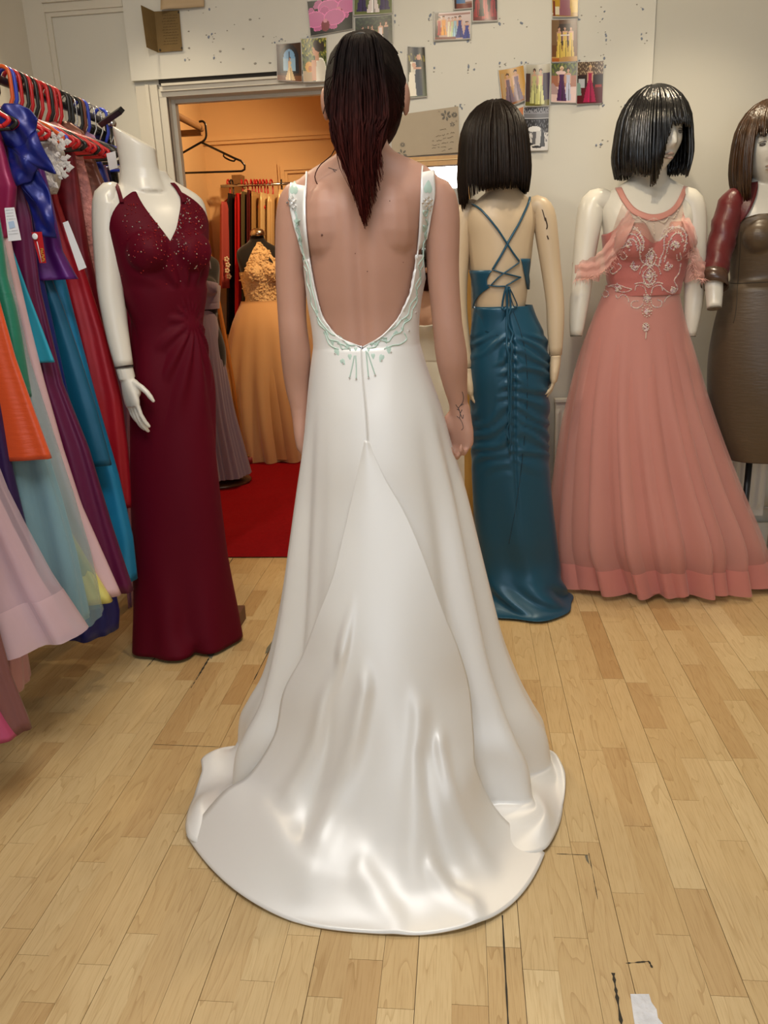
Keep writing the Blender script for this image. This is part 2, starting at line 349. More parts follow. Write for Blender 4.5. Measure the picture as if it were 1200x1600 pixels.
p0 = at(434, 256, FY); pn = MB()
pn.box((p0.x, FY-.02, .0), (p0.x+.07, FY, p0.z)); pn.box((p0.x+.0702, FY-.02, p0.z-.07), (p0.x+.8598, FY, p0.z)); pn.box((p0.x+.02, FY-.032, 0), (p0.x+.05, FY-.015, p0.z-.02)); pn.box((p0.x+.0502, FY-.0325, p0.z-.05), (p0.x+.86, FY-.015, p0.z-.02)); pn.box((p0.x+.86, FY-.02, 0), (p0.x+.93, FY, p0.z))
struct(pn.build('door_2', orm, None, False))
cm = mat('red_carpet', (.27, .004, .008), .95, .1, bump=(300, .6, .01), var=.25, vscale=(60, 60, 60))
cp = MB(); nx, ny = 30, 40; rows = []
for j in range(ny+1):
    yy = YW-.055+(FY-YW+.055)*j/ny
    rows.append([(FX0+(FX1-FX0)*i/nx if yy > YW+.1 else DX0+(DX1-DX0)*i/nx, yy, .006+.004*math.sin(i*.9)*math.sin(j*1.3)*(1 if 2 < j else 0)+(.008*gs(j, 5, 1.2))) for i in range(nx+1)])
cp.grid(rows); struct(cp.build('floor_fitting', cm))
struct(MB().box((FX0-.1, YW+.02, -.05), (FX1+.1, FY+.1, -.004)).build('floor_fitting_slab', mat('slab', (.2, .15, .1), .9), None, False))
# ceiling panel lamp (seen in the leaning mirror)
lp = empty('ceiling_panel_lamp', (-.2, .75, 2.66), 'flat white light panel set under the shop ceiling', 'ceiling light')
MB().box((-.82, .44, 2.668), (.42, 1.06, 2.699)).build('frame', mat('lamp_frame', (.8, .8, .8), .4), lp, False)
MB().box((-.79, .47, 2.664), (.39, 1.03, 2.667)).build('diffuser', mat('lamp_diffuser', (.9, .9, .9), .5, emit=(1, .96, .9, 4.0)), lp, False)
# ================================================================== figure helpers
def head_rows(scale=1.0, nu=56, nv=44):
    """a head in its own frame: face towards -y, z up, origin at the middle of the skull; returns closed rings"""
    rows = []
    for i in range(nv+1):
        th = max(0.04, min(PI-0.04, PI*i/nv)); row = []
        for k in range(nu):
            a = 2*PI*k/nu
            d = Vector((math.sin(th)*math.cos(a), math.sin(th)*math.sin(a), math.cos(th)))
            x, y, z = d.x*.074, d.y*.094, d.z*.115
            if z < 0:
                q = -z/.115; x *= 1-.30*q*q-.06*q; y = y*(1-.22*q*q) if y < 0 else y*(1-.55*q*q)
            else:
                y *= 1.0 if y < 0 else 1.06
            if y < 0:
                fr = sm(-y, .03, .07)
                nose = .021*gs(x, 0, .0095)*sm(z, -.045, -.034)*(1-sm(z, -.034, .022)*.96)
                nose += .006*(gs(x, .011, .007)+gs(x, -.011, .007))*gs(z, -.036, .008)
                sock = .013*(gs(x, .031, .015)+gs(x, -.031, .015))*gs(z, .006, .011)
                lid = .006*(gs(x, .031, .012)+gs(x, -.031, .012))*gs(z, .004, .006)
                brow = .004*(gs(x, .03, .02)+gs(x, -.03, .02))*gs(z, .025, .007)
                lips = .0065*gs(x, 0, .019)*(gs(z, -.061, .0045)+1.1*gs(z, -.073, .005))-.003*gs(x, 0, .022)*gs(z, -.067, .002)
                chin = .010*gs(x, 0, .022)*gs(z, -.099, .014)
                cheek = .004*(gs(x, .044, .016)+gs(x, -.044, .016))*gs(z, -.018, .02)
                y -= fr*(nose-sock+lid+brow+lips+chin+cheek)
            row.append(Vector((x, y, z))*scale)
        rows.append(row)
    return rows[::-1]
def add_head(mb, c, yaw, scale=1.0, tilt=0.0, ears=.074):
    R_ = Matrix.Rotation(yaw, 3, 'Z') @ Matrix.Rotation(tilt, 3, 'X'); c = Vector(c)
    mb.grid([[c+R_ @ p for p in r_] for r_ in head_rows(scale)], True, True)
    if ears:
        for s in (-1, 1):
            mb.ball(c+R_ @ (Vector((s*ears, .012, -.012))*scale), Vector((.010, .020, .030))*scale, 10, 8, R_ @ Matrix.Rotation(s*.35, 3, 'Z'))
            mb.ball(c+R_ @ (Vector((s*ears, .006, -.038))*scale), Vector((.008, .011, .012))*scale, 8, 6)
def se_ring(c, rx, ryf, ryb, n=56, e=2.3, yaw=0.0):
    """superellipse ring, ryf towards -y (front of a figure facing the camera), ryb towards +y"""
    out = []; ca, sa = math.cos(yaw), math.sin(yaw)
    for k in range(n):
        a = 2*PI*k/n; co, si = math.cos(a), math.sin(a)
        x = rx*math.copysign(abs(co)**(2/e), co); y = (ryb if si > 0 else ryf)*math.copysign(abs(si)**(2/e), si)
        out.append(Vector((c[0]+x*ca-y*sa, c[1]+x*sa+y*ca, c[2])))
    return out
def add_hand(mb, wrist, down, palm_n, fwd, L=.175, curl=(.5, .7, .5), spread=.06, thumb=.5, r=.0082, straight_thumb=False):
    """down: along the hand, palm_n: out of the palm, fwd: towards the thumb side"""
    d, n, f = Vector(down).normalized(), Vector(palm_n).normalized(), Vector(fwd).normalized(); w = Vector(wrist)
    pl = L*.50; rows = []
    for t, hw, hh in ((-.15, .024, .019), (.0, .025, .019), (.25, .031, .019), (.55, .039, .0175), (.85, .041, .015), (1.0, .038, .012)):
        c = w+d*(pl*t)
        rows.append([c+f*(hw*math.copysign(abs(math.cos(a))**.8, math.cos(a)))+n*(hh*math.copysign(abs(math.sin(a))**.85, math.sin(a))) for a in [2*PI*k/20 for k in range(20)]])
    mb.grid(rows, True, True)
    mb.ball(w+d*(pl*.42)+f*.024+n*.010, (.017, .017, .030), 10, 8, Matrix((f, n, d)).transposed())
    for i, (off, ln) in enumerate(((.030, .44), (.0105, .50), (-.0095, .46), (-.028, .36))):
        p = w+d*(pl*(.93 if i in (0, 3) else .99))+f*off; a = 0; pts = [p-d*.02, p]; rd = [r*1.05, r*1.06]
        for s, cu in zip((.46, .31, .23), curl):
            a += cu*(1+.08*i); q = pts[-1]; step = (d*math.cos(a)+n*math.sin(a)+f*spread*(1.5-i)*.5).normalized()*(L*ln*s*1.0)
            pts += [q+step*.5, q+step]; rd += [r*.98, r*(.96 if s > .25 else .75)]
        sc = (.97, 1.0, .97, .86)[i]; mb.tube(pts, [q*sc for q in rd], 10); mb.ball(pts[-1], rd[-1]*sc*1.02, 8, 6)
    b = w+d*(pl*.18)+f*.022+n*.006; a1 = (d*.72+f*thumb+n*.35).normalized(); a2 = (d*.93+f*(thumb*.35)+n*(.32 if straight_thumb else .55)).normalized()
    pts = [b, b+a1*(L*.2), b+a1*(L*.27)+a2*(L*.06), b+a1*(L*.27)+a2*(L*.15), b+a1*(L*.27)+a2*(L*.23)]
    mb.tube(pts, [r*1.35, r*1.2, r*1.1, r*1.08, r*.7], 10); mb.ball(pts[-1], r*.72, 8, 6)
def strand_mat(name, top, bot, z0, z1, rough=.38, spec=.5):
    """hair dyed from one colour at the root to another at the tip (object z)"""
    mt = bpy.data.materials.new(name); mt.use_nodes = True; nt = mt.node_tree; N = nt.nodes; L = nt.links; b = N['Principled BSDF']
    tc = N.new('ShaderNodeTexCoord'); sp = N.new('ShaderNodeSeparateXYZ'); L.new(tc.outputs['Object'], sp.inputs[0])
    mr = N.new('ShaderNodeMapRange'); mr.inputs['From Min'].default_value = z0; mr.inputs['From Max'].default_value = z1; L.new(sp.outputs['Z'], mr.inputs['Value'])
    mp = N.new('ShaderNodeMapping'); mp.inputs['Scale'].default_value = (160, 160, 5); L.new(tc.outputs['Object'], mp.inputs[0])
    nz = N.new('ShaderNodeTexNoise'); nz.inputs['Detail'].default_value = 3; nz.inputs['Scale'].default_value = 1; L.new(mp.outputs[0], nz.inputs['Vector'])
    mx = N.new('ShaderNodeMix'); mx.data_type = 'RGBA'; mx.inputs['A'].default_value = (*top, 1); mx.inputs['B'].default_value = (*bot, 1); L.new(mr.outputs[0], mx.inputs['Factor'])
    m2 = N.new('ShaderNodeMix'); m2.data_type = 'RGBA'; m2.blend_type = 'MULTIPLY'; m2.inputs['Factor'].default_value = 1
    rp = N.new('ShaderNodeValToRGB'); rp.color_ramp.elements[0].color = (.35, .33, .33, 1); rp.color_ramp.elements[1].color = (1.7, 1.7, 1.7, 1); rp.color_ramp.elements[0].position = .3; rp.color_ramp.elements[1].position = .75; L.new(nz.outputs['Fac'], rp.inputs[0])
    L.new(mx.outputs['Result'], m2.inputs['A']); L.new(rp.outputs[0], m2.inputs['B']); L.new(m2.outputs['Result'], b.inputs['Base Color'])
    b.inputs['Roughness'].default_value = rough; b.inputs['Specular IOR Level'].default_value = spec
    bp = N.new('ShaderNodeBump'); bp.inputs['Strength'].default_value = .5; bp.inputs['Distance'].default_value = .004; L.new(nz.outputs['Fac'], bp.inputs['Height']); L.new(bp.outputs[0], b.inputs['Normal'])
    return mt
# ================================================================== the person in the ivory gown
BY = 1.90
skin = mat('skin', (.43, .23, .16), .5, .35, sub=.12, bump=(70, .05, .004), var=.10, vscale=(9, 9, 9))
bx = at(570, 420, BY).x
person = empty('person', (bx, BY, 0), 'person seen from behind in a low-backed ivory satin gown, long dark ponytail', 'person')
# torso rings: pixel left, pixel right, row, depth towards the camera, depth away
TR = [(492,656,640,.135,.12), (494,654,590,.118,.11), (497,650,545,.098,.095), (494,648,500,.094,.095), (487,651,450,.100,.105), (482,657,405,.106,.118), (476,664,365,.108,.118),
      (468,674,330,.104,.100), (462,685,308,.092,.085), (461,687,292,.076,.07), (466,681,277,.060,.06), (482,664,263,.052,.05), (503,640,251,.049,.048), (524,618,240,.047,.047), (538,606,225,.047,.047), (541,603,195,.046,.050)]
KR = []
for (l, r_, py, db, df) in TR:
    A, B = at(l, py, BY), at(r_, py, BY); KR.append(((A.x+B.x)/2, BY, (A.z+B.z)/2, (B.x-A.x)/2, db, df))
def torso_ring(z, off=0.0, n=96):
    K = sorted(KR, key=lambda k: k[2]); zs = [k[2] for k in K]; z_ = min(max(z, zs[0]), zs[-1])
    i = max(j for j in range(len(zs)-1) if zs[j] <= z_+1e-9); t = i+(z_-zs[i])/(zs[i+1]-zs[i])
    c = spl(K, ts=[t])[0]
    return se_ring((c[0], c[1], z), c[3]+off, c[4]+off, c[5]+off, n, 2.25)
zt0, zt1 = KR[0][2], KR[-1][2]
bodyb = MB(); bodyb.grid([torso_ring(zt0-.05+(zt1-zt0+.05)*i/70, n=64) for i in range(71)], True, True)
for s in (-1, 1):   # bust and hips towards the far side, shoulder blades and shoulder caps
    bodyb.ball((bx+s*.066, BY+.085, at(570, 395, BY).z), (.058, .052, .058)); bodyb.ball((bx+s*.070, BY-.040, at(570, 352, BY).z), (.062, .070, .095))
    bodyb.ball((bx+s*.065, BY-.03, .955), (.07, .075, .10)); bodyb.ball(at(570+s*95, 318, BY), (.036, .038, .04))
pel = [((bx, BY, .98), .145, .115, .10), ((bx, BY, .90), .150, .115, .105), ((bx, BY, .82), .145, .10, .10)]
bodyb.grid([se_ring(c, a, b_, d_, 40) for (c, a, b_, d_) in pel], True, True)
for s in (-1, 1):
    bodyb.tube([(bx+s*.085, BY, .88), (bx+s*.085, BY+.005, .68), (bx+s*.08, BY, .50), (bx+s*.08, BY-.01, .36), (bx+s*.08, BY, .16), (bx+s*.08, BY+.03, .085)], [.085, .072, .052, .054, .034, .035], 14)
    bodyb.tube([(bx+s*.08, BY-.02, .085), (bx+s*.08, BY+.06, .055), (bx+s*.08, BY+.15, .02)], [.034, .036, .022], 12)
hc = at(570, 145, BY+.02)
add_head(bodyb, hc+Vector((0, .01, 0)), PI, 1.04, 0, .085)
# arms
def arm(keys, n=26):
    K = spl([[*at(px, py, yy), r_] for (px, py, yy, r_) in keys], n); bodyb.tube([k[:3] for k in K], [k[3] for k in K], 16); return K
arm([(486,310,1.905,.030), (469,309,1.905,.041), (459,340,1.905,.0415), (455,420,1.905,.0375), (456,485,1.90,.0345), (458,515,1.895,.0345), (462,555,1.90,.0365), (464,600,1.905,.0305), (468,636,1.90,.0230), (469,652,1.90,.0215)])
arm([(660,306,1.905,.030), (679,304,1.905,.041), (690,336,1.905,.0415), (692,420,1.905,.0375), (697,485,1.90,.0355), (700,515,1.895,.0355), (706,560,1.90,.0375), (711,600,1.912,.030), (716,630,1.92,.0232), (716,645,1.925,.022)])
wl, wr = at(469, 648, 1.90), at(716, 640, 1.925)
add_hand(bodyb, wl, (.05, .02, -1), (.95, -.15, 0), (.1, 1, .1), .165, (.30, .45, .35))
add_hand(bodyb, wr+Vector((.006, -.004, 0)), (-.03, -.02, -1), (-.62, -.78, 0), (-.78, .62, .1), .172, (.62, 1.15, .9), .05, .55)
def groove(co):
    if 1.02 < co.z < 1.52 and co.y < BY-.02 and abs(co.x-bx) < .16:
        x = co.x-bx; f = sm(co.z, 1.02, 1.12)*(1-sm(co.z, 1.42, 1.52))
        co = co+Vector((0, f*(.0065*gs(x, 0, .014)-.003*(gs(x, .035, .02)+gs(x, -.035, .02))), 0))
    return co
body_me = union(bodyb, 'body', .0042, 14, groove)
body = link('body', body_me, skin, person); BVB = bvh_of(body_me)
# moles, marks and tattoos on the skin
inkm = mat('tattoo_ink', (.035, .032, .035), .6)
tt = strokes(BVB, [[(712,632),(716,637),(719,634),(724,631)],[(716,637),(719,646),(718,653),(714,650)],[(719,646),(723,654),(724,648)],[(719,634),(723,628),(724,620),(722,612)],[(718,653),(722,660),(724,668),(721,672)],[(714,639),(718,641)],[(722,640),(719,646)]], .0007, .0004, sub=5)
tt.build('tattoo', inkm, body, kind='stuff')
strokes(BVB, [[(513,262),(519,264),(526,266)],[(520,265),(524,269)]], .0007, .0002).build('tattoo', inkm, body, kind='stuff')
ml = MB()
for (px, py, r_) in ((503,367,.0022), (555,396,.001), (609,314,.0012), (574,424,.0012), (630,410,.001)):
    q = hit(BVB, px, py, .0003)
    if q: ml.ball(q, r_, 8, 6)
ml.build('moles', mat('mole', (.11, .045, .03), .6), body, kind='stuff')
# ------------------------------------------------------------------ hair: cap, ponytail, loose strands
hairm = strand_mat('hair_dyed', (.0075, .0042, .0035), (.055, .0075, .005), 1.68, 1.38, .65, .06)
capb = MB(); tie = hc+Vector((.006, -.088, .070)); hcc = hc+Vector((0, .012, -.003))
for k in range(260):     # hair swept from the hair line up and back to the tie at the crown
    a = 2*PI*(k+.8*random.random())/260; co, si = math.cos(a), math.sin(a)
    st = hc+Vector((.080*co, .012-.100*si, -.085*sm(si, .05, .6)+.045*sm(-si, -.1, .5)-.01)); P = []; R_ = []
    for i in range(11):
        t = i/10; p = st.lerp(tie, t); v = p-hcc
        e = Vector((v.x/.087, v.y/.108, v.z/.124)).length; p = hcc+v*((1.0+.012*math.sin(9*a+3*t))/max(e, 1e-3))
        P.append(p); R_.append(.0052*(1-.4*t))
    capb.tube(P, R_, 5)
capb.ball(hcc, (.085, .106, .122), 28, 18)
hair = capb.build('hair', hairm, person, kind='stuff')
pt = MB()
for k in range(620):
    u, v = random.gauss(0, .45), random.gauss(0, .5); u = max(-1, min(1, u)); v = max(-1, min(1, v)); cut = random.random()**.7
    end = at(571+28*u, 215+(148-78*abs(u))*cut**.8, BY-.135-.010*v); wm = .058*u; wob = random.uniform(-.004, .004)
    K = [tie+Vector((.014*u, .012, .006*v)), tie+Vector((.030*u, -.016-.008*v, .014)), Vector((hc.x+.004+wm*.80+wob, hc.y-.116-.012*v-.012*(1-u*u), hc.z+.040)), Vector((hc.x+.002+wm*1.0-wob, hc.y-.132-.016*v-.012*(1-u*u), hc.z-.06)),
         Vector((hc.x+wm*.95+wob, BY-.128-.016*v-.008*(1-u*u), hc.z-.06+(end.z-hc.z+.06)*.38)), Vector((hc.x+wm*.72-wob, BY-.133-.012*v, hc.z-.06+(end.z-hc.z+.06)*.72)), end]
    K = spl([list(q) for q in K], 14); w_ = random.uniform(.0014, .0032)
    pt.tube(K, [w_*(1-sm(i, 8, 13)*.8) for i in range(14)], 4)
core = []
for i in range(15):
    t = i/14; c = spl([list(tie), list(tie+Vector((0, -.012, .004))), [hc.x, hc.y-.114, hc.z+.04], [hc.x, hc.y-.130, hc.z-.06], [hc.x, BY-.126, hc.z-.14], [hc.x, BY-.130, hc.z-.20]], ts=[t*5])[0]
    w_ = .012+.028*math.sin(PI*min(1, t))**.6; core.append([Vector((c[0]+w_*math.cos(q), c[1]+.010*math.sin(q), c[2])) for q in [2*PI*j/14 for j in range(14)]])
pt.grid(core, True, True)
pt.build('ponytail', hairm, person, kind='stuff')
MB().tube([tie+Vector((.016*math.cos(q), .004*math.sin(q)-.012, .014*math.sin(q)+.006)) for q in np.linspace(0, 2*PI, 17)], .004, 6).build('hair_tie', mat('hair_tie_black', (.01, .01, .01), .7), person)
ls = MB()
for P in [[(527,215),(520,240),(500,258),(492,275),(496,288),(500,288)],[(512,150),(507,170),(505,178)],[(516,120),(508,128),(512,140)],[(628,110),(634,125),(630,140)],[(530,80),(520,90),(515,100)],[(600,60),(612,70),(622,84)],[(575,350),(570,362),(560,372)],[(590,330),(598,335),(604,338)],[(552,55),(540,60),(526,76)]]:
    ls.tube([at(x_, y_, BY-.06) for (x_, y_) in spl(P, 14)], .0011, 4)
ls.build('loose_strands', hairm, person, kind='stuff')
er = MB()
for (px, py) in ((516,180),(517,186),(515,173),(628,168)):
    er.ball(at(px, py, BY+.0), .004, 8, 6)
er.build('earring', mat('earring_dark', (.05, .05, .05), .25, metal=1), person, kind='stuff')
# ------------------------------------------------------------------ the ivory gown
def satin(name, col, rough=.30, fine=60):
    mt = mat(name, col, rough, .5, metal=.20, sheen=.05, aniso=.35, sheent=(1, 1, 1), bump=(5, .035, .012), coat=.0); return mt
ivory = satin('ivory_satin', (.80, .775, .73), .44)
sdk = [(492,655,540,1.90,.106,.10), (487,667,580,1.90,.122,.11), (481,688,640,1.90,.145,.12), (475,703,700,1.90,.160,.125), (467,722,770,1.90,.17,.13), (459,739,850,1.89,.185,.135), (450,757,935,1.88,.205,.14),
       (439,773,1005,1.87,.225,.15), (424,795,1065,1.86,.25,.165), (404,815,1105,1.85,.275,.18), (390,832,1135,1.85,.295,.19)]
SK = []
for (l, r_, py, yc, db, df) in sdk:
    A, B = at(l, py, yc), at(r_, py, yc); SK.append(((A.x+B.x)/2, yc, (A.z+B.z)/2, (B.x-A.x)/2, db, df))
SK.append((SK[-1][0], 1.845, .035, SK[-1][3]+.012, .32, .20))
# hem line where the cloth lies on the floor (from left front round the train to right front)
hem_px = [(383,1150),(382,1172),(352,1183),(316,1199),(318,1214),(304,1250),(292,1303),(300,1335),(330,1375),(380,1414),(440,1443),(520,1457),(560,1454),(620,1460),(690,1463),(750,1455),(800,1430),(842,1385),(851,1335),(868,1305),(879,1262),(882,1218),(868,1195),(842,1175),(838,1150)]
HC = Vector((SK[-1][0], 1.80, 0))
hem = [atz(*p) for p in hem_px]; hem = [(math.atan2(p.y-HC.y, p.x-HC.x), (p-HC).length) for p in hem]
for a_ in np.linspace(math.radians(25), math.radians(155), 7): hem.append((a_, .36))
hem = sorted(((a_+PI/2) % (2*PI), r_) for a_, r_ in hem)      # 0 = towards the camera
ha = np.array([h[0] for h in hem]); hr = np.array([h[1] for h in hem])
def hem_r(a): return float(np.interp(a % (2*PI), np.concatenate([ha-2*PI, ha, ha+2*PI]), np.concatenate([hr]*3)))
NU = 240; rowsK = spl(SK, 64)
def fold(a, t):    # soft vertical folds; a in radians, 0 towards the camera, growing downwards
    d = math.degrees((a+PI) % (2*PI)-PI); f = 0
    for c, w_, h_ in ((-98, 8, .9), (-78, 6, -1.0), (-64, 7, .8), (-50, 6, -.9), (-36, 7, -.4), (44, 8, -1.1), (58, 6, .7), (70, 6, -.8), (84, 6, .7), (98, 10, .8), (130, 16, .8), (160, 12, -.7), (-130, 16, .7), (-160, 12, -.7)): f += h_*gs(d, c, w_)
    return f*.040*sm(t, .10, .9)
rows = []
for i, k in enumerate(rowsK):
    t = i/63; row = []
    for j in range(NU):
        a = 2*PI*j/NU; b_ = a-PI/2; co, si = math.cos(b_), math.sin(b_); e = 2.2
        x = k[3]*math.copysign(abs(co)**(2/e), co); y = (k[5] if si > 0 else k[4])*math.copysign(abs(si)**(2/e), si)
        f = fold(a, t)*(1.0 if t < .9 else 1.0); n_ = math.hypot(x, y)
        row.append(Vector((k[0]+x*(1+f/n_), k[1]+y*(1+f/n_), max(k[2], .02))))
    rows.append(row)
NF = 18; last = rows[-1]
for q in range(1, NF+1):
    t = q/NF; row = []
    for j in range(NU):
        a = 2*PI*j/NU; b_ = a-PI/2; R_ = hem_r(a); dd0 = math.degrees((a+PI) % (2*PI)-PI); R_ *= 1-.16*sm(dd0, -58, -45)*(1-sm(dd0, 43, 55)); p1 = Vector((HC.x+R_*math.cos(b_), HC.y+R_*math.sin(b_), 0)); p0 = last[j]
        p = p0.lerp(p1, t); d = (p1-p0).length; dd = math.degrees((a+PI) % (2*PI)-PI)
        z = .035*(1-t)**3+.004+.020*math.sin(PI*t)*(.5+.5*math.sin(11*a+2.0*t))*sm(d, .03, .2)
        z += .030*gs(dd, -62, 10)*gs(t, .75, .3)+.028*gs(dd, 58, 9)*gs(t, .6, .3)+.03*gs(dd, -92, 10)*gs(t, .8, .4)+.03*gs(dd, 95, 10)*gs(t, .8, .4)+.022*gs(dd, -45, 6)*gs(t, .5, .3)+.02*gs(dd, 42, 7)*gs(t, .8, .3)
        if abs(dd) < 50: z = z*(1-.9*sm(50-abs(dd), 0, 12))
        row.append(Vector((p.x, p.y, max(z, .002))))
    rows.append(row)
skb = MB(); skb.grid(rows, True); BVS0 = skb.bvh()
# bodice: sides and front, open at the back along the scooped edge
inner_L = [(466,250),(481,266),(479,310),(480,355),(486,405),(495,455),(506,495),(527,524),(550,537),(566,543)]
inner_R = [(676,246),(659,262),(656,318),(652,375),(647,420),(639,460),(621,497),(600,522),(582,535),(568,543)]
outer_L = [(452,256),(460,268),(453,302),(456,340),(466,382),(475,420),(481,455),(486,500)]
outer_R = [(690,250),(676,260),(678,308),(673,355),(663,415),(661,455),(658,500)]
bb = MB(); zrow = np.linspace(SK[0][2]-.004, at(570, 402, BY).z, 34)
def edge_at(edge, z):
    pts = [hit(BVB, px, py, .0) for px, py in edge[2:]]; pts = [p for p in pts if p]; pts.sort(key=lambda p: p.z)
    return float(np.interp(z, [p.z for p in pts], [p.x for p in pts]))
NB = NU; brow = []
for z in zrow:
    ring = torso_ring(z, .0075, 240); xl, xr = edge_at(inner_L, z), edge_at(inner_R, z)
    if z < SK[0][2]+.006: xl = xr = bx
    c = sum(ring, Vector())/len(ring)
    al = max((math.atan2(p.y-c.y, p.x-c.x) % (2*PI) for p in ring if p.y < c.y and p.x <= xl+1e-4), default=1.5*PI-.02)
    ar = min((math.atan2(p.y-c.y, p.x-c.x) % (2*PI) for p in ring if p.y < c.y and p.x >= xr-1e-4), default=1.5*PI+.02)
    angs = [(math.atan2(p.y-c.y, p.x-c.x) % (2*PI)) for p in ring]; o_ = np.argsort(angs); A_ = np.array(angs)[o_]; X_ = np.array([ring[i].x for i in o_]); Y_ = np.array([ring[i].y for i in o_])
    A3 = np.concatenate([A_-2*PI, A_, A_+2*PI]); X3 = np.concatenate([X_]*3); Y3 = np.concatenate([Y_]*3)
    r_ = []
    for j in range(NB+1):
        a = ar+(al+2*PI-ar)*j/NB if al < ar else ar+(al-ar)*j/NB
        y = float(np.interp(a % (2*PI), A3, Y3)); x = float(np.interp(a % (2*PI), A3, X3))
        if y > BY: y += .05*(gs(x, bx-.066, .05)+gs(x, bx+.066, .05))*gs(z, at(570, 400, BY).z, .06)
        sd = min(j, NB-j)/NB; z_ = z if sd > .3 else z-(z-SK[0][2])*.26*sm(sd, .05, .13)*(1-sm(sd, .24, .3)); r_.append(Vector((x, y, z_)))
    brow.append(r_)
gown = MB(); gown.v = []; gown.f = []
gown.grid([r_+[r_[0]+Vector((.0004, 0, 0))] for r_ in rows[::-1]]+brow[1:], flip=True)
gown_o = gown.build('gown', ivory, person)
so = gown_o.modifiers.new('cloth', 'SOLIDIFY'); so.thickness = .0025; so.offset = -1
def strap(inn, out, name):
    rows_ = []; A = spl(inn[:7], 30); B = spl(out[:7], 30)
    for p, q in zip(A, B):
        r_ = []
        for t in np.linspace(-.02, 1, 9):
            x, y = p[0]*(1-t)+q[0]*t, p[1]*(1-t)+q[1]*t; h_ = hit(BVB, x, y, .005)
            r_.append(h_ if h_ is not None else None)
        if all(v is not None for v in r_): rows_.append(r_)
    # over the shoulder and down the far side
    top = rows_[0]
    for k in range(1, 9):
        a = k/8; rows_.insert(0, [Vector((p.x, p.y+.11*math.sin(a*PI/2), p.z+.006*math.sin(a*PI)-.10*sm(a, .35, 1))) for p in top])
    o = MB().grid(rows_).build(name, ivory, gown_o); s_ = o.modifiers.new('cloth', 'SOLIDIFY'); s_.thickness = .003; s_.offset = 0; return o
st_l = strap(inner_L, outer_L, 'strap'); st_r = strap(inner_R, outer_R, 'strap')
# rolled satin edge along the scooped back
BVG = bvh_of(gown, body_me)
strokes(BVG, [inner_L[1:], inner_R[1:]], .0022, .004, 6).build('edge_binding', ivory, gown_o, kind='stuff')
# the train: godet that opens below the seat and spreads over the floor
eL = [(571,688),(556,760),(543,830),(530,900),(514,960),(496,1020),(470,1080),(440,1145),(400,1200),(345,1262),(292,1306)]
eR = [(575,690),(600,745),(630,800),(655,868),(676,950),(692,1010),(704,1075),(716,1150),(724,1200),(752,1268),(851,1334)]
cz = [(573,688),(575,760),(580,830),(585,900),(590,970),(594,1030),(597,1095),(598,1180),(596,1262),(590,1370),(585,1458)]
NT, NV = 110, 90
def epts(E, out):
    P = []
    for i, (px, py) in enumerate(E):
        if i == len(E)-1: q = atz(px, py, .006)
        else:
            q = hit(BVS0, px, py, out*sm(i, 0, 4))
            if q is None: q = atz(px, py, .01)
        P.append(list(q))
    return spl(P, NT)
EL, ER = epts(eL, .045), epts(eR, .045)
cp_ = []; czz = {6: .355, 7: .245, 8: .140, 9: .042, 10: .006}
for i, (px, py) in enumerate(cz):
    q = atz(px, py, czz[i]) if i in czz else hit(BVS0, px, py, .004+.085*sm(i, 0, 6))
    cp_.append(list(q))
CE = spl(cp_, NT); tr = []
for _ in range(3):
    sm_ = CE.copy()
    for i in range(1, NT-1): w_ = min(9, i, NT-1-i); sm_[i] = CE[i-w_:i+w_+1].mean(axis=0)
    CE = sm_
def ridge(s, v, s0, v0, s1, v1, w_):
    d = Vector((s1-s0, v1-v0)); l = d.length; d /= l; q = Vector((s-s0, v-v0)); u = max(0, min(l, q.dot(d))); return math.exp(-((q-d*u).length/w_)**2)
for i in range(NT):
    s = i/(NT-1); row = []; kk = 2.0+.9*sm(s, .75, 1)
    for j in range(NV+1):
        v = j/NV; base = EL[i]*(1-v)+ER[i]*v; mid = (EL[i]+ER[i])/2; b_ = 1-abs(2*v-1)**kk
        p = Vector(base+(CE[i]-mid)*b_); wdt = np.linalg.norm(ER[i]-EL[i])
        ed = math.sin(PI*v)**.5
        z = 0
        z += .024*ridge(s, v, .35, .30, .80, .16, .035)*sm(s, .3, .5)       # long fold running to the left of the train
        z += .020*ridge(s, v, .55, .42, .86, .30, .04)
        z -= .014*ridge(s, v, .5, .24, .84, .24, .03)
        z += .022*ridge(s, v, .70, .80, .90, .86, .03)+.016*ridge(s, v, .62, .70, .88, .62, .045)-.012*ridge(s, v, .72, .70, .92, .74, .03)
        z += .014*ridge(s, v, .90, .68, .97, .76, .022)+.010*ridge(s, v, .86, .10, .93, .30, .03)+.009*ridge(s, v, .90, .45, .97, .55, .03)
        z += (.004*math.sin(9*v+7*s)+.0018*math.sin(23*v-11*s+2))*sm(s, .5, .8)*ed
        up = Vector((0, -1+sm(s, .6, .8), sm(s, .55, .8)+.15)).normalized()
        p = p+up*(z*ed*sm(s, .2, .5))
        if p.z < .004: p.z = .004
        row.append(p)
    tr.append(row)
trb = MB().grid(tr); tro = trb.build('train', ivory, gown_o)
so = tro.modifiers.new('cloth', 'SOLIDIFY'); so.thickness = .003; so.offset = -1
# turned side walls of the pleat, so that it stands proud of the skirt
def wall(E, ins):
    rows_ = []
    for i in range(0, NT, 2):
        p = Vector(E[i]); c = Vector((EL[i]+ER[i])/2); d = (c-p); d = d.normalized() if d.length > 1e-6 else Vector((0, 0, 0))
        rows_.append([p, p+d*.004+Vector((0, .012, -.002)), p+d*.03+Vector((0, .03, -.006))])
    MB().grid(rows_).build('pleat_underlay', ivory, gown_o)
wall(EL, 1); wall(ER, -1)
BVT = bvh_of(gown, trb, body_me, st_l.data, st_r.data)
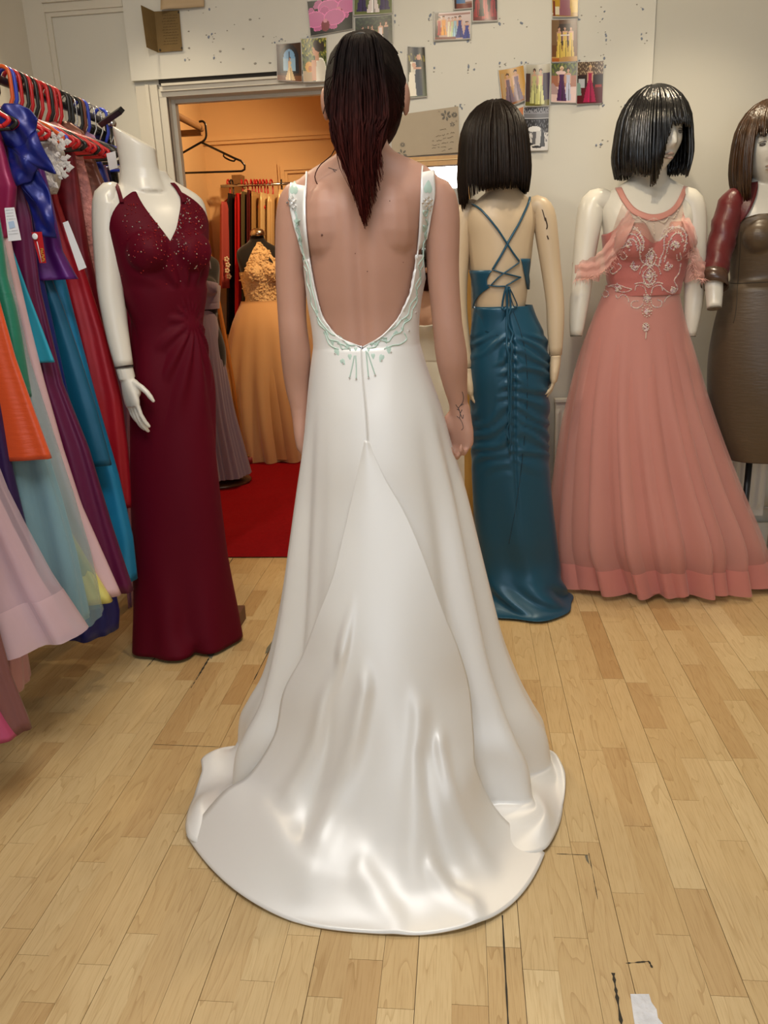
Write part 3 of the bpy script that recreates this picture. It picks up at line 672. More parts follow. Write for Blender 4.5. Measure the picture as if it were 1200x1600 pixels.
# seams, zip and bead embroidery
seamm = mat('ivory_seam', (.62, .585, .52), .5)
strokes(BVT, [[(514,545),(511,620),(505,690),(492,790),(478,880),(462,980),(440,1080),(418,1150)],[(624,530),(634,600),(645,680),(664,770),(690,880),(716,980),(748,1080),(782,1140)]], .0011, .0004).build('panel_seams', seamm, gown_o, kind='stuff')
strokes(BVT, [[(567,541),(567,580),(569,630),(572,676)]], .0016, .0006).build('zip', mat('zip_grey', (.46, .45, .43), .5), gown_o)
MB().ball(hit(BVT, 564, 545, .004, 1.8), (.004, .003, .007), 8, 6).build('zip_pull', mat('silver', (.7, .7, .72), .25, metal=1), gown_o)
mint = mat('mint_bead', (.45, .58, .49), .4, .6)
vines = [[(461,326),(464,340),(462,352),(468,362),(466,378),(474,390),(473,408),(481,424),(481,440),(487,458),(488,474),(496,490),(500,506),(510,516),(516,530),(530,534),(536,546),(548,544)],
         [(470,344),(462,356),(470,372),(476,398),(484,420),(488,448),(494,470),(498,494),(508,510),(520,522),(532,526),(544,538),(556,540)],
         [(668,326),(664,338),(660,330),(666,330)], [(664,342),(668,356),(662,366),(666,382),(658,394),(662,410),(654,424),(656,440),(649,454),(650,470),(643,484),(640,498),(630,506),(626,518),(614,524),(606,534),(594,532),(586,542),(574,544)],
         [(660,352),(668,368),(660,380),(660,400),(652,414),(656,430),(648,446),(650,462),(640,476),(636,492),(626,500),(616,512),(604,518),(592,530),(578,538)],
         [(630,520),(634,530),(624,538),(612,540),(600,546)], [(508,516),(512,530),(518,540),(530,546)],
         [(554,556),(551,572),(547,590)], [(556,556),(557,574),(557,592)], [(572,548),(574,570),(576,590)], [(574,550),(580,568),(586,586)], [(580,540),(590,530),(604,528)], [(548,548),(540,540),(528,536)]]
emb = strokes(BVT, vines, .0016, .0028, 5, sub=5)
def leaf(px, py, s, ang):
    c = hit(BVT, px, py, .0025)
    if c is None: return
    ca, sa = math.cos(ang), math.sin(ang); ring = []
    for k in range(14):
        a = 2*PI*k/14; r_ = s*(.62+.38*abs(math.cos(1.5*a))**.6)*(1.25 if k == 0 else 1); q = hit(BVT, px+(r_*math.cos(a)*ca-r_*math.sin(a)*.7*sa), py+(r_*math.cos(a)*sa+r_*math.sin(a)*.7*ca), .002); ring.append(q if q is not None else c)
    emb.add([c+Vector((0, -.002, 0))]+ring, [(0, i+1, (i+1) % 14+1) for i in range(14)])
for q in ((460,296,10,-1.5),(668,294,10,-1.5),(527,549,8,1.2),(536,565,7,1.0),(547,557,6,1.5),(583,556,6,1.5),(596,559,8,1.9),(607,546,8,1.5),(587,537,6,.5),(544,540,6,2.6),(464,346,6,1),(663,356,6,2),(470,372,5,1),(478,410,4,1.2),(486,446,4,1),(496,486,5,.8),(510,520,6,.6),(520,534,6,1.4),(660,390,5,2),(655,430,4,2),(648,468,5,2.2),(634,500,6,2.4),(618,520,6,2.6),(602,532,6,1.2),(628,514,5,1.5),(556,546,5,1.6),(576,546,5,1.6)): leaf(*q)
emb.build('bead_embroidery', mint, gown_o, kind='stuff')
cry = MB()
for (cx_, cy_) in ((458,316), (667,316)):
    for (dx, dy, s_) in ((0,0,.005),(-5,-4,.004),(5,-4,.004),(-4,5,.004),(5,5,.004),(0,-8,.0035),(0,9,.0035),(-8,1,.003),(3,12,.003)):
        q = hit(BVT, cx_+dx, cy_+dy, .004)
        if q: gem(cry, q, s_)
for L_ in vines[:2]+vines[3:5]:
    for (px, py) in L_[4::3]:
        q = hit(BVT, px, py, .004)
        if q: gem(cry, q, .0022)
for (px, py) in ((547,591),(557,593),(576,591),(586,587),(537,568),(596,564),(610,551),(525,553),(546,546),(637,517),(648,488)):
    q = hit(BVT, px, py, .004)
    if q: gem(cry, q, .0028)
cry.build('crystals', mat('crystal', (.75, .73, .70), .08, 1.0, metal=.7), gown_o, False, 'stuff')
# ================================================================== mannequins
whitem = mat('mannequin_white', (.74, .71, .63), .28, .5, bump=(20, .02, .01), var=.03, vscale=(5, 5, 5))
beigem = mat('mannequin_beige', (.56, .44, .30), .38, .45, bump=(20, .02, .01), var=.04, vscale=(5, 5, 5))
TORSO = [(.62,.135,.09,.10,0), (.78,.162,.10,.115,0), (.88,.172,.105,.12,.0), (.97,.155,.098,.105,.0), (1.05,.125,.085,.088,0), (1.10,.118,.082,.084,0), (1.17,.125,.088,.088,0), (1.25,.138,.10,.095,0), (1.32,.148,.098,.098,0), (1.38,.158,.082,.092,.005), (1.425,.150,.062,.075,.01), (1.455,.110,.05,.062,.016), (1.475,.072,.045,.055,.02), (1.50,.052,.042,.048,.02), (1.55,.046,.042,.045,.014), (1.60,.046,.044,.045,.006)]
def torso_into(mb, x, y, yaw, s, w=1.0, neck_top=1.60, bust=.058, hs=.85):
    T = np.array(TORSO); rows = []
    for z in np.linspace(.62, neck_top, 72):
        t = float(np.interp(z, T[:, 0], np.arange(len(T)))); k = spl(T, ts=[t])[0]
        c = Matrix.Rotation(yaw, 3, 'Z') @ Vector((0, k[4], 0))*s
        h_ = hs+(1-hs)*sm(z, .98, 1.16); rows.append(se_ring((x+c.x, y+c.y, k[0]*s), k[1]*s*w*h_, k[2]*s*h_, k[3]*s*h_, 48, 2.25, yaw))
    mb.grid(rows, True, True); R_ = Matrix.Rotation(yaw, 3, 'Z')
    for q in (-1, 1): mb.ball(Vector((x, y, 1.275*s))+R_ @ Vector((q*.064*w, -.075, 0))*s, Vector((bust+.002, bust-.002, bust+.004))*s)
    return rows
def limb(keys, n=22, nn=16):
    K = spl([[*at(px, py, yy), r_] for (px, py, yy, r_) in keys], n); return MB().tube([k[:3] for k in K], [k[3] for k in K], nn)
def stand(root, x, y, r=.16, m_=None):
    st = MB(); st.grid([[(x+q*math.cos(a), y+q*math.sin(a), z) for a in [2*PI*k/40 for k in range(40)]] for q, z in ((r, .001), (r, .006), (r*.96, .011), (.014, .014), (.0125, .02), (.0125, .70))], True, True)
    return st.build('stand', m_ or mat('chrome', (.6, .6, .6), .2, metal=1), root)
def cast_out(bvh, ax, a, z, off, rmax=.6):
    o = Vector((ax[0], ax[1], z)); d = Vector((math.cos(a), math.sin(a), 0)); h = bvh.ray_cast(o+d*rmax, -d)
    if h[0] is None: return None
    return h[0]+d*off
def gown_rows(bvh, rings, ztop, off=.006, nA=160, nS=60, nB=30, fold=None, e=2.1, axb=None, e_hem=None):
    """rings: (cx, cy, z, rx, ry front, ry back) from the hem upwards; the last ring is where the bodice takes over and clings to the body"""
    K = spl(rings, nS); rows = []
    ax = axb or (rings[-1][0], rings[-1][1]); zj = rings[-1][2]
    pts = {}
    for i, k in enumerate(K):
        row = []
        for j in range(nA):
            a = 2*PI*j/nA; co, si = math.cos(a), math.sin(a); ry = k[5] if si > 0 else k[4]
            r = (abs(co/k[3])**e+abs(si/ry)**e)**(-1/e)
            if fold: r += fold(a, k[2], i/(nS-1))
            p = Vector((k[0]+r*co, k[1]+r*si, k[2]))
            if bvh and k[2] > .60:
                q = cast_out(bvh, (k[0], k[1]), a, k[2], off)
                if q is not None and (q-Vector((k[0], k[1], k[2]))).length > r: p = q
            row.append(p)
        rows.append(row)
    last = rows[-1]
    for i in range(1, nB+1):
        row = []
        for j in range(nA):
            a = 2*PI*j/nA; zt = ztop(a); z = zj+(zt-zj)*i/nB
            p = cast_out(bvh, ax, a, z, off) if bvh else None
            if p is None: p = row[-1].copy() if row else rows[-1][j].copy(); p.z = z
            if fold: d = Vector((math.cos(a), math.sin(a), 0)); p = p+d*fold(a, z, 1+i/nB)
            f = sm(i, 0, 6); q = last[j].copy(); q.z = z; row.append(q.lerp(p, f))
        rows.append(row)
    return rows
def silh(lst, Y, dep, dz=0):
    """silhouette rows (left px, right px, row) at depth Y -> rings; dep = (front, back) radii per row or ratio"""
    out = []
    for i, (l, r_, py) in enumerate(lst):
        A, B = at(l, py, Y), at(r_, py, Y); w_ = (B.x-A.x)/2; d = dep[i] if isinstance(dep, list) else (w_*dep, w_*dep); out.append(((A.x+B.x)/2, Y, max(.012, (A.z+B.z)/2), w_, d[0], d[1]))
    return out
def solid(o, t=.002, off=-1): q = o.modifiers.new('cloth', 'SOLIDIFY'); q.thickness = t; q.offset = off; return o
def angdist(a, b): return (a-b+PI) % (2*PI)-PI
# ------------------------------------------------------------------ headless white mannequin + burgundy gown
Y1 = 2.57; bmx = at(250, 430, Y1).x+.01; yw = math.radians(38)
m1 = empty('mannequin', (bmx, Y1, 0), 'headless white mannequin with slanted neck cut, wearing the burgundy gown', 'mannequin')
tb = MB(); torso_into(tb, bmx, Y1, yw, 1.065, .98, 1.50, .055, .70)
nk = [];
for t, l, r_, py in ((0, 183, 262, 300), (.2, 187, 252, 280), (.45, 188, 247, 262), (.7, 184, 244, 240), (.9, 180, 242, 225), (1, 178, 240, 214)):
    A, B = at(l, py, Y1-.01), at(r_, py, Y1-.01); c = (A+B)/2; rx = (B.x-A.x)/2*.97; sl = t*t*.035
    nk.append([Vector((c.x+rx*math.cos(a), c.y+rx*.8*math.sin(a), c.z-sl*math.cos(a)*1.0)) for a in [2*PI*k/32 for k in range(32)]])
tb.grid(nk, True, True)
m1t = union(tb, 'torso', .0045, 8); link('torso', m1t, whitem, m1); BV1 = bvh_of(m1t)
ar = limb([(186,305,2.50,.036), (173,312,2.50,.050), (169,350,2.49,.0475), (169,400,2.48,.0425), (172,450,2.47,.0395), (178,490,2.46,.038), (186,535,2.45,.034), (194,572,2.44,.0285)])
ar.build('arm', whitem, m1)
jp = at(194, 573, 2.44); MB().grid([[jp+Vector((.0290*math.cos(a), .0290*math.sin(a), dz)) for a in [2*PI*k/24 for k in range(24)]] for dz in (.002, -.002)], True).build('wrist_joint', mat('joint_line', (.05, .045, .04), .6), m1)
hb = MB(); w1 = at(195, 577, 2.44); hb.tube([at(194, 574, 2.44), at(199, 592, 2.44)], [.027, .026], 14)
add_hand(hb, at(198, 590, 2.44), (.10, -.02, -1), (.62, .75, .1), (.75, -.62, .15), .185, (.12, .2, .2), .05, .85, .0078, True)
link('hand', union(hb, 'hand', .0028, 4), whitem, m1)
lb = limb([(265,330,2.62,.03), (284,312,2.68,.040), (287,345,2.70,.043), (286,420,2.72,.040), (285,500,2.72,.036), (284,570,2.70,.028)]); lb.build('arm', whitem, m1)
lg = MB(); lgp = [at(300, 560, 2.66), at(316, 640, 2.66), at(319, 720, 2.66), at(315, 820, 2.66), at(305, 920, 2.66), at(300, 975, 2.66)]
lg.tube(spl([list(p) for p in lgp], 16), list(np.interp(np.linspace(0, 1, 16), [0, .3, .6, 1], [.036, .034, .034, .028])), 14); lg.build('leg', whitem, m1)
MB().box((bmx-.22, Y1-.03, 0), (bmx+.10, Y1+.20, .055)).build('plinth', mat('plinth_wood', (.12, .045, .025), .5, var=.3, vscale=(4, 40, 40)), m1, False)
stand(m1, bmx+.0, Y1+.03, .10)
burg = mat('burgundy_crepe', (.092, .001, .0095), .6, .13, sheen=.06, sheent=(.9, .1, .2), bump=(220, .06, .003))
g1 = silh([(210,371,1000), (208,352,880), (207,340,760), (206,331,660), (206,327,590), (206,322,545), (207,311,490), (205,307,455)], Y1, .72)
g1[0] = (g1[0][0], g1[0][1]-.02, .014, g1[0][3], .14, .13)
gq = at(312, 500, Y1)
def fold1(a, z, s):
    f = 0
    fa = angdist(a, -.35); dx = fa*.17; dz_ = z-gq.z; r_ = math.hypot(dx, dz_); ph = math.atan2(dz_, -dx)
    if -2.6 < fa < .9: f += .0055*math.sin(ph*15)*sm(r_, .0, .06)*(1-sm(r_, .18, .42))*(1-sm(abs(fa+.5), .8, 2.0))
    f += .012*math.sin(3*a+1.2)*(1-sm(z, .0, .7))+.010*math.sin(7*a)*(1-sm(z, .0, .35))+.028*gs(fa, -.9, .25)*(1-sm(z, .0, .12))-.030*gs(fa, -.55, .12)*(1-sm(z, 0, .07))
    return f
ax1 = (bmx, Y1); fd = yw-PI/2       # facing direction
def ztop1(a):
    q = math.degrees(angdist(a, fd)); b_ = abs(q); sc = 1.065
    v = 1.302+.138*min(1, b_/56)**.9 if b_ < 56 else (1.440-.125*sm(b_, 60, 86) if b_ < 100 else 1.315-.06*sm(b_, 100, 170))
    return v*sc
r1 = gown_rows(BV1, g1, ztop1, .006, 200, 80, 34, fold1, 2.2, ax1)
gn1 = empty('evening_gown', (bmx, Y1, 0), 'burgundy floor-length gown with sequinned V-neck bodice on the headless mannequin', 'gown')
gb1 = MB().grid(r1, True); go1 = solid(gb1.build('gown_body', burg, gn1)); BVG1 = gb1.bvh()
BV1b = bvh_of(gb1, m1t)
def strap1(side):
    a = fd+math.radians(44*side); rows_ = []
    for t in np.linspace(-.15, 1, 14):
        z = 1.42+.075*math.sin(t*PI*.5)
        row = []
        for q in (-7, 0, 7):
            aa = a+math.radians(q)+t*side*1.2
            o_ = Vector((bmx, Y1, 1.36*1.065)); el = math.radians(28+50*max(t, 0)) ; d = Vector((math.cos(aa)*math.cos(el), math.sin(aa)*math.cos(el), math.sin(el))); h = BV1.ray_cast(o_+d*.5, -d)
            row.append((h[0] if h[0] else o_+d*.1)+d*.004)
        rows_.append(row)
    solid(MB().grid(rows_).build('strap', burg, gn1))
stp = MB()
for L_, fy in (([(191,318),(187,303),(184,293),(182,288)], 2.5), ([(287,318),(281,305),(274,294),(268,288)], 2.5)):
    A = spl(L_, 14); rows_ = []
    for i, q in enumerate(A):
        rr = []
        for dx in (-3, -1, 1, 3):
            p = hit(BV1b, q[0]+dx, q[1], .006); rr.append(p if p is not None else at(q[0]+dx, q[1], fy))
        rows_.append(rr)
    o = solid(MB().grid(rows_).build('strap', burg, gn1), .003, 0)
sq = MB(); sq2 = MB(); n_ = 0
while n_ < 330:
    px, py = random.uniform(190, 322), random.uniform(295, 450)
    if random.random() > math.exp(-((py-345)/55)**2)*(.35+.65*gs(px, 285, 35)): continue
    q = hit(BVG1, px, py, .0015)
    if q is None: continue
    n_ += 1; gem(sq if random.random() < .3 else sq2, q, random.uniform(.0014, .0032))
sq.build('crystals', mat('crystal', (.75, .73, .70), .08, 1.0, metal=.7), gn1, False, 'stuff'); sq2.build('sequins', mat('red_sequin', (.45, .03, .04), .15, 1.0, metal=.6), gn1, False, 'stuff')
# ------------------------------------------------------------------ wigs
def wig(root, c, yaw, s, length, bangs, face, mt, n=420, longer=None, part=0.0, tuck=.35, vol=1.0, bang_ang=None):
    """bob of fine locks: c skull centre, length = drop of the hem below c, bangs = height of the fringe relative to c (None: no fringe)"""
    mb = MB(); R_ = Matrix.Rotation(yaw, 3, 'Z'); crown = Vector((part*.03, .018, .118))
    for k in range(n):
        a = 2*PI*(k+random.random())/n; d = angdist(a, -PI/2)       # 0 = face direction
        co, si = math.cos(a), math.sin(a); layer = random.uniform(.955, 1.03)*vol
        rx, ry, rz = .094*layer, .114*layer, .127*layer
        isb = abs(d) < face
        ln = length*random.uniform(.93, 1.02)+(longer(d) if longer else 0)
        P = []; 
        for i in range(8):
            th = (PI/2)*i/7; P.append(Vector((crown.x*(1-i/7)+rx*co*math.sin(th), .012+ry*si*math.sin(th), rz*math.cos(th))))
        if isb:
            bz = (bangs(d) if callable(bangs) else bangs)+random.uniform(-.008, .006)
            P = [p for p in P if p.z > bz]; 
            q = P[-1]; P.append(Vector((q.x*1.0, q.y-.004, bz)))
        else:
            for i in range(1, 7):
                t = i/6; f = 1+.06*math.sin(PI*t*.8)-tuck*.35*t*t
                P.append(Vector((rx*co*f*(1.0+.0*t), .012+ry*si*(f+.05*t), -ln*t)))
        P = [Vector(c)+R_ @ (p*s) for p in P]; K = spl([list(p) for p in P], 13); w_ = random.uniform(.0028, .0058)*s
        mb.tube(K, [w_*(.6 if i == 0 else 1)*(1-.75*sm(i, 9, 12)) for i in range(13)], 4)
    if True:
        rows = []
        for i in range(9):
            rows.append([Vector(c)+R_ @ (Vector((.090*math.cos(a)*math.sin(th), .012+.108*math.sin(a)*math.sin(th), .121*math.cos(th)))*s) for a in [2*PI*j/36 for j in range(36)] for th in [max(.05, (.95 if abs(angdist(a, -PI/2)) < face else PI/2)*i/8)]])
        mb.grid(rows, True)
    return mb.build('wig', mt, root)
def wigmat(name, col, rough=.33, spec=.55):
    return strand_mat(name, col, tuple(c*.8 for c in col), 2.2, 1.2, rough, spec)
# ------------------------------------------------------------------ beige mannequin, back turned + teal satin gown
Y2 = 2.96; m2x = at(782, 420, Y2).x; yw2 = PI+math.radians(20)
m2 = empty('mannequin', (m2x, Y2, 0), 'beige mannequin with brown bob wig turned to the wall, in the teal gown', 'mannequin')
tb = MB(); torso_into(tb, m2x, Y2, yw2, 1.03, .74, 1.60); h2 = at(768, 232, Y2-.01)
add_head(tb, h2, PI+math.radians(32), 1.0)
tb.tube([(m2x, Y2-.01, 1.50), (h2.x+.006, Y2-.01, h2.z-.06)], [.047, .046], 16)
m2t = union(tb, 'torso', .0045, 8); link('torso', m2t, beigem, m2); BV2 = bvh_of(m2t)
limb([(822,330,Y2,.028), (838,322,Y2,.036), (849,334,Y2,.0395), (854,365,Y2,.0395), (861,420,Y2,.0345), (867,470,Y2-.01,.032), (868,510,Y2-.02,.030), (868,555,Y2-.03,.0225)]).build('arm', beigem, m2)
limb([(752,334,Y2,.028), (738,328,Y2,.036), (726,337,Y2,.040), (719,370,Y2,.040), (716,430,Y2,.0345), (716,480,Y2-.01,.032), (722,530,Y2-.02,.028), (730,575,Y2-.03,.0225)]).build('arm', beigem, m2)
hb = MB(); add_hand(hb, at(868, 560, Y2-.03), (-.06, .02, -1), (-1, .1, 0), (.1, 1, 0), .165, (.2, .35, .3), .05, .5, .0075); link('hand', union(hb, 'hand', .0028, 4), beigem, m2)
hb = MB(); add_hand(hb, at(731, 580, Y2-.03), (.10, .02, -1), (1, .1, 0), (-.1, 1, 0), .165, (.2, .35, .3), .05, .5, .0075); link('hand', union(hb, 'hand', .0028, 4), beigem, m2)
chip = MB()
for P in [[(843,318),(848,330),(852,345)],[(852,340),(855,352),(854,358)],[(855,368),(857,374)]]: strokes(bvh_of(limb([(838,322,Y2,.030), (850,330,Y2,.040), (855,365,Y2,.040), (861,420,Y2,.0345), (867,470,Y2-.01,.032)])), [P], .0022, .0002, mb=chip)
chip.build('paint_crack', mat('crack_dark', (.05, .03, .02), .8), m2)
stand(m2, m2x, Y2+.02, .13)
wig(m2, h2+Vector((.0, 0, 0)), PI+math.radians(35), 1.10, .128, .02, .9, wigmat('wig_darkbrown', (.012, .007, .005), .45, .2), 460, longer=lambda d: .10*gs(d, -1.15, .55)+.05*gs(d, 1.15, .5), tuck=.1)
teal = mat('teal_satin', (.008, .066, .122), .34, .45, metal=.18, sheen=.05, aniso=.3, bump=(9, .08, .01))
g2 = silh([(750,889,946), (750,884,925), (747,872,880), (742,866,830), (738,860,760), (736,857,690), (734,858,620), (732,859,570), (734,853,530), (738,838,495), (741,832,478)], Y2, .78)
g2[0] = (g2[0][0], g2[0][1]-.03, .012, g2[0][3]+.01, .20, .15); g2[1] = (g2[1][0], g2[1][1]-.02, .035, g2[1][3]-.01, .17, .14)
sx = -PI/2
def fold2(a, z, s):
    fa = angdist(a, sx); f = 0; up = sm(z, .50, .62)*(1-sm(z, 1.02, 1.06))     # ruched seat: slanting gathers run into the centre-back seam
    c0 = .12; d = abs(fa-c0); f += .0050*up*math.sin((z*128)+d*7.5+1.6*math.sin(z*23+fa*3)+.9*math.sin(z*61))*sm(d, .0, .25)*(1-sm(d, 1.2, 2.0))
    f -= .006*gs(fa, c0, .05)*sm(z, .2, .6); f += .004*up*math.sin(z*190+fa*9)*gs(fa, c0, .22)
    f += .008*math.sin(5*a+.6+z*5)*(1-sm(z, .15, .7)); f += .012*gs(z, .05, .05)*math.sin(fa*7+z*60)
    return f
def ztop2(a):
    fa = angdist(a, sx); return 1.062-.022*math.cos(min(1.4, abs(fa))*2)+.02*sm(fa, .2, 1.2)
gb2 = MB().grid(gown_rows(BV2, g2, ztop2, .006, 220, 150, 10, fold2, 2.1, (m2x, Y2)), True)
gn2 = empty('satin_gown', (m2x, Y2, 0), 'teal satin gown with criss-cross laced open back and ruched skirt', 'gown')
solid(gb2.build('skirt', teal, gn2)); BVB2 = bvh_of(m2t, gb2)
def panel(poly_rows, name):
    rows_ = []
    for (l, r_, py) in poly_rows:
        rr = []
        for t in np.linspace(0, 1, 14):
            p = hit(BVB2, l+(r_-l)*t, py, .006)
            rr.append(p)
        lastp = next((p for p in rr if p), None)
        for i in range(len(rr)):
            if rr[i] is None: rr[i] = (rr[i-1] if i and rr[i-1] is not None else lastp)
        if lastp is not None: rows_.append(rr)
    return solid(MB().grid(rows_).build(name, teal, gn2), .003, 0)
panel([(735,770,422),(735,766,428),(735,762,436),(735,762,444),(736,766,449),(737,756,456),(738,750,462),(739,745,470),(740,742,482)], 'bodice_side')
panel([(812,826,404),(814,826,410),(816,825,420),(818,824,430),(820,825,440),(822,826,452)], 'bodice_side')
lace = [[(735,318),(752,328),(775,355),(790,378),(800,394),(810,408)], [(826,308),(824,318),(812,345),(795,375),(782,400),(770,421)], [(810,410),(796,420),(780,432),(768,445)], [(770,421),(784,426),(800,430),(812,433)], [(812,433),(800,440),(790,446)], [(764,445),(776,447),(790,447)]]
strokes(BVB2, lace, .0042, .006, 6, flat=.6).build('lacing', teal, gn2)
rib = [[(790,446),(786,462),(784,478),(787,484),(791,476),(791,462),(792,447)], [(793,447),(800,462),(805,476),(801,479),(797,468),(793,450)], [(790,448),(791,500),(793,560),(795,640),(793,690)], [(794,448),(797,500),(798,560),(798,640),(796,708)]]
for L_ in rib: strokes(BVB2, [L_], .0040, .012, 6, flat=.4, fy=Y2-.14).build('ribbon', teal, gn2)
strokes(BVB2, [[(801,485),(814,520),(822,560),(824,620),(818,700),(808,780),(795,850)]], .0012, .0, 4).build('back_seam', mat('teal_dark', (.004, .02, .035), .5), gn2)
# ------------------------------------------------------------------ white mannequin in the pink tulle gown
def eyes(root, c, yaw, s, tilt=0.0):
    R_ = Matrix.Rotation(yaw, 3, 'Z'); e = MB(); l = MB()
    for q in (-1, 1):
        e.ball(Vector(c)+R_ @ (Vector((q*.031, -.0795, .004))*s), Vector((.012, .006, .0052))*s, 12, 8, R_)
        l.tube([Vector(c)+R_ @ (Vector((q*(.018+.026*t), -.0865+.004*(2*t-1)**2+.006*t, .0095+.004*math.sin(PI*t)))*s) for t in np.linspace(0, 1, 8)], .0012*s, 5)
        l.tube([Vector(c)+R_ @ (Vector((q*(.015+.034*t), -.0875+.010*t, .027+.006*math.sin(PI*t)))*s) for t in np.linspace(0, 1, 8)], .0013*s, 5)
    e.build('painted_eyes', mat('eye_paint', (.10, .09, .08), .3), root, kind='stuff'); l.build('lash_and_brow_paint', mat('lash_paint', (.10, .07, .05), .5), root, kind='stuff')
def lips(root, c, yaw, s, col):
    R_ = Matrix.Rotation(yaw, 3, 'Z'); m_ = MB()
    for z, w_, r_ in ((-.0615, .017, .0042), (-.072, .015, .0048)):
        m_.tube([Vector(c)+R_ @ (Vector((w_*t, -.0860+.012*t*t, z+(.002*(1-abs(t)) if z > -.07 else -.001*(1-t*t))))*s) for t in np.linspace(-1, 1, 11)], [r_*s*(1-.8*abs(t)**2) for t in np.linspace(-1, 1, 11)], 8)
    m_.build('painted_lips', mat('lip_paint'+root.name, col, .35), root, kind='stuff')
def endcap(root, p, d, r_):
    d = Vector(d).normalized(); u = d.orthogonal().normalized(); v = d.cross(u); p = Vector(p)
    MB().grid([[p+d*h_+(u*math.cos(a)+v*math.sin(a))*r_*q for a in [2*PI*k/24 for k in range(24)]] for h_, q in ((0, .97), (.004, .95), (.004, .25), (.001, .2))], True, True).build('arm_socket', mat('socket_dark', (.16, .14, .11), .6), root)
Y3 = 3.14; m3x = at(1009, 420, Y3).x; m3 = empty('mannequin', (m3x, Y3, 0), 'white mannequin with black bob wig, handless arms, in the pink tulle gown', 'mannequin')
tb = MB(); torso_into(tb, m3x, Y3, math.radians(6), 1.05, 1.04, 1.60, .060, .8)
h3 = at(1024, 214, Y3-.01); add_head(tb, h3, math.radians(24), 1.08); tb.tube([(m3x+.01, Y3+.01, 1.50), (h3.x, Y3+.01, h3.z-.07)], [.052, .048], 16)
m3t = union(tb, 'torso', .0042, 5); link('torso', m3t, whitem, m3); BV3 = bvh_of(m3t)
limb([(962,322,Y3,.030), (942,314,Y3,.042), (926,320,Y3,.047), (920,350,Y3-.01,.0465), (913,400,Y3-.02,.041), (908,450,Y3-.04,.0375), (903,490,Y3-.05,.032), (900,524,Y3-.06,.0225)]).build('arm', whitem, m3)
limb([(1048,320,Y3,.030), (1064,312,Y3,.042), (1079,318,Y3,.046), (1084,350,Y3,.0455), (1085,400,Y3,.041), (1085,450,Y3+.01,.037), (1082,490,Y3+.0,.031), (1078,524,Y3+.0,.022)]).build('arm', whitem, m3)
endcap(m3, at(900, 524, Y3-.06), (-.02, -.05, -1), .0225)
endcap(m3, at(1078, 524, Y3), (-.02, 0, -1), .022)
eyes(m3, h3, math.radians(24), 1.08); lips(m3, h3, math.radians(24), 1.08, (.42, .30, .25))
wig(m3, h3+Vector((0, .004, .004)), math.radians(24), 1.24, .104, lambda d: .016 if d > -.2 else .016-.15*sm(-d, .18, .62), .74, wigmat('wig_black', (.006, .006, .007), .24, .8), 520, longer=lambda d: .012*gs(abs(d), .7, .4), tuck=.25)
stand(m3, m3x, Y3+.03, .16, mat('stand_black', (.02, .02, .02), .4))
pinkm = mat('pink_lining', (.60, .225, .195), .42, .4, sheen=.3, bump=(12, .1, .01))
tulle = mat('pink_tulle', (.74, .33, .28), .6, .3, sheen=.3, trans=.50)
tulle2 = mat('pink_tulle_outer', (.78, .38, .33), .6, .3, sheen=.3, trans=.58)
bandm = mat('pink_band', (.72, .27, .24), .45, .4, sheen=.3, trans=.30)
gn3 = empty('tulle_gown', (m3x, Y3, 0), 'dusty pink tulle ball gown with crystal-beaded bodice and halter band', 'gown')
sil3 = [(870,1204,906), (871,1195,880), (874,1172,830), (878,1140,745), (887,1110,650), (905,1086,560), (925,1069,500), (946,1058,448)]
g3 = silh(sil3, Y3, .62); g3[0] = (g3[0][0], Y3, .022, g3[0][3], .20, .17); g3[1] = (g3[1][0], Y3, .075, g3[1][3]*.985, .195, .165)
def mk_fold(seed, amp, n0, sharp=0.0):
    R2 = random.Random(seed); T = [(R2.uniform(.6, 1.2)*(1 if k % 2 else .7), k+R2.choice((0, 0, 1)), R2.uniform(0, 2*PI)) for k in range(n0, n0+5)]
    def f(a, z, s):
        v = sum(h_*math.sin(k*a+p) for h_, k, p in T)/3.0; v = math.copysign(abs(v)**(1-sharp*.4), v)
        return amp*v*(1-sm(z, .05, 1.1))
    return f
zj3 = g3[-1][2]; ang3 = -PI/2+math.radians(6)
sh = [(p[0]+.0, p[1], p[2], p[3]*(.66, .67, .70, .76, .82, .88, .94, .99)[i], p[4]*.8, p[5]*.8) for i, p in enumerate(g3)]
sh[0] = (sh[0][0]-.01, sh[0][1], .06, sh[0][3], sh[0][4], sh[0][5])
solid(MB().grid(gown_rows(None, sh, lambda a: zj3+.01, .005, 140, 50, 2, mk_fold(3, .022, 5)), True).build('lining', pinkm, gn3), .0015)
def tul(seed, amp, n0, k_, mt, name, zl):
    gg = [(p[0], p[1], max(p[2], zl) if i == 0 else p[2], p[3]*(1+(k_-1)*(1-i/len(g3))), p[4]*(1+(k_-1)*(1-i/len(g3))*2), p[5]*k_) for i, p in enumerate(g3)]
    fo = mk_fold(seed, amp, n0, .5); rows = gown_rows(None, gg, lambda a: zj3+.008, .006, 300, 64, 2, fo)
    o = MB().grid(rows, True).build(name, mt, gn3)
    bandrows = []
    for i in range(6):
        t = i/5; base = spl(gg, 64); 
        bandrows.append([rows[0][j].lerp(rows[13][j], t*1.0)+Vector((math.cos(2*PI*j/300), math.sin(2*PI*j/300), 0))*.0015 for j in range(300)])
    MB().grid(bandrows, True).build('hem_band', bandm, gn3); return MB().grid(rows, True)
t_in = tul(11, .050, 9, 1.0, tulle, 'tulle_layer', .03); t_out = tul(29, .060, 13, 1.02, tulle2, 'tulle_layer', .02)
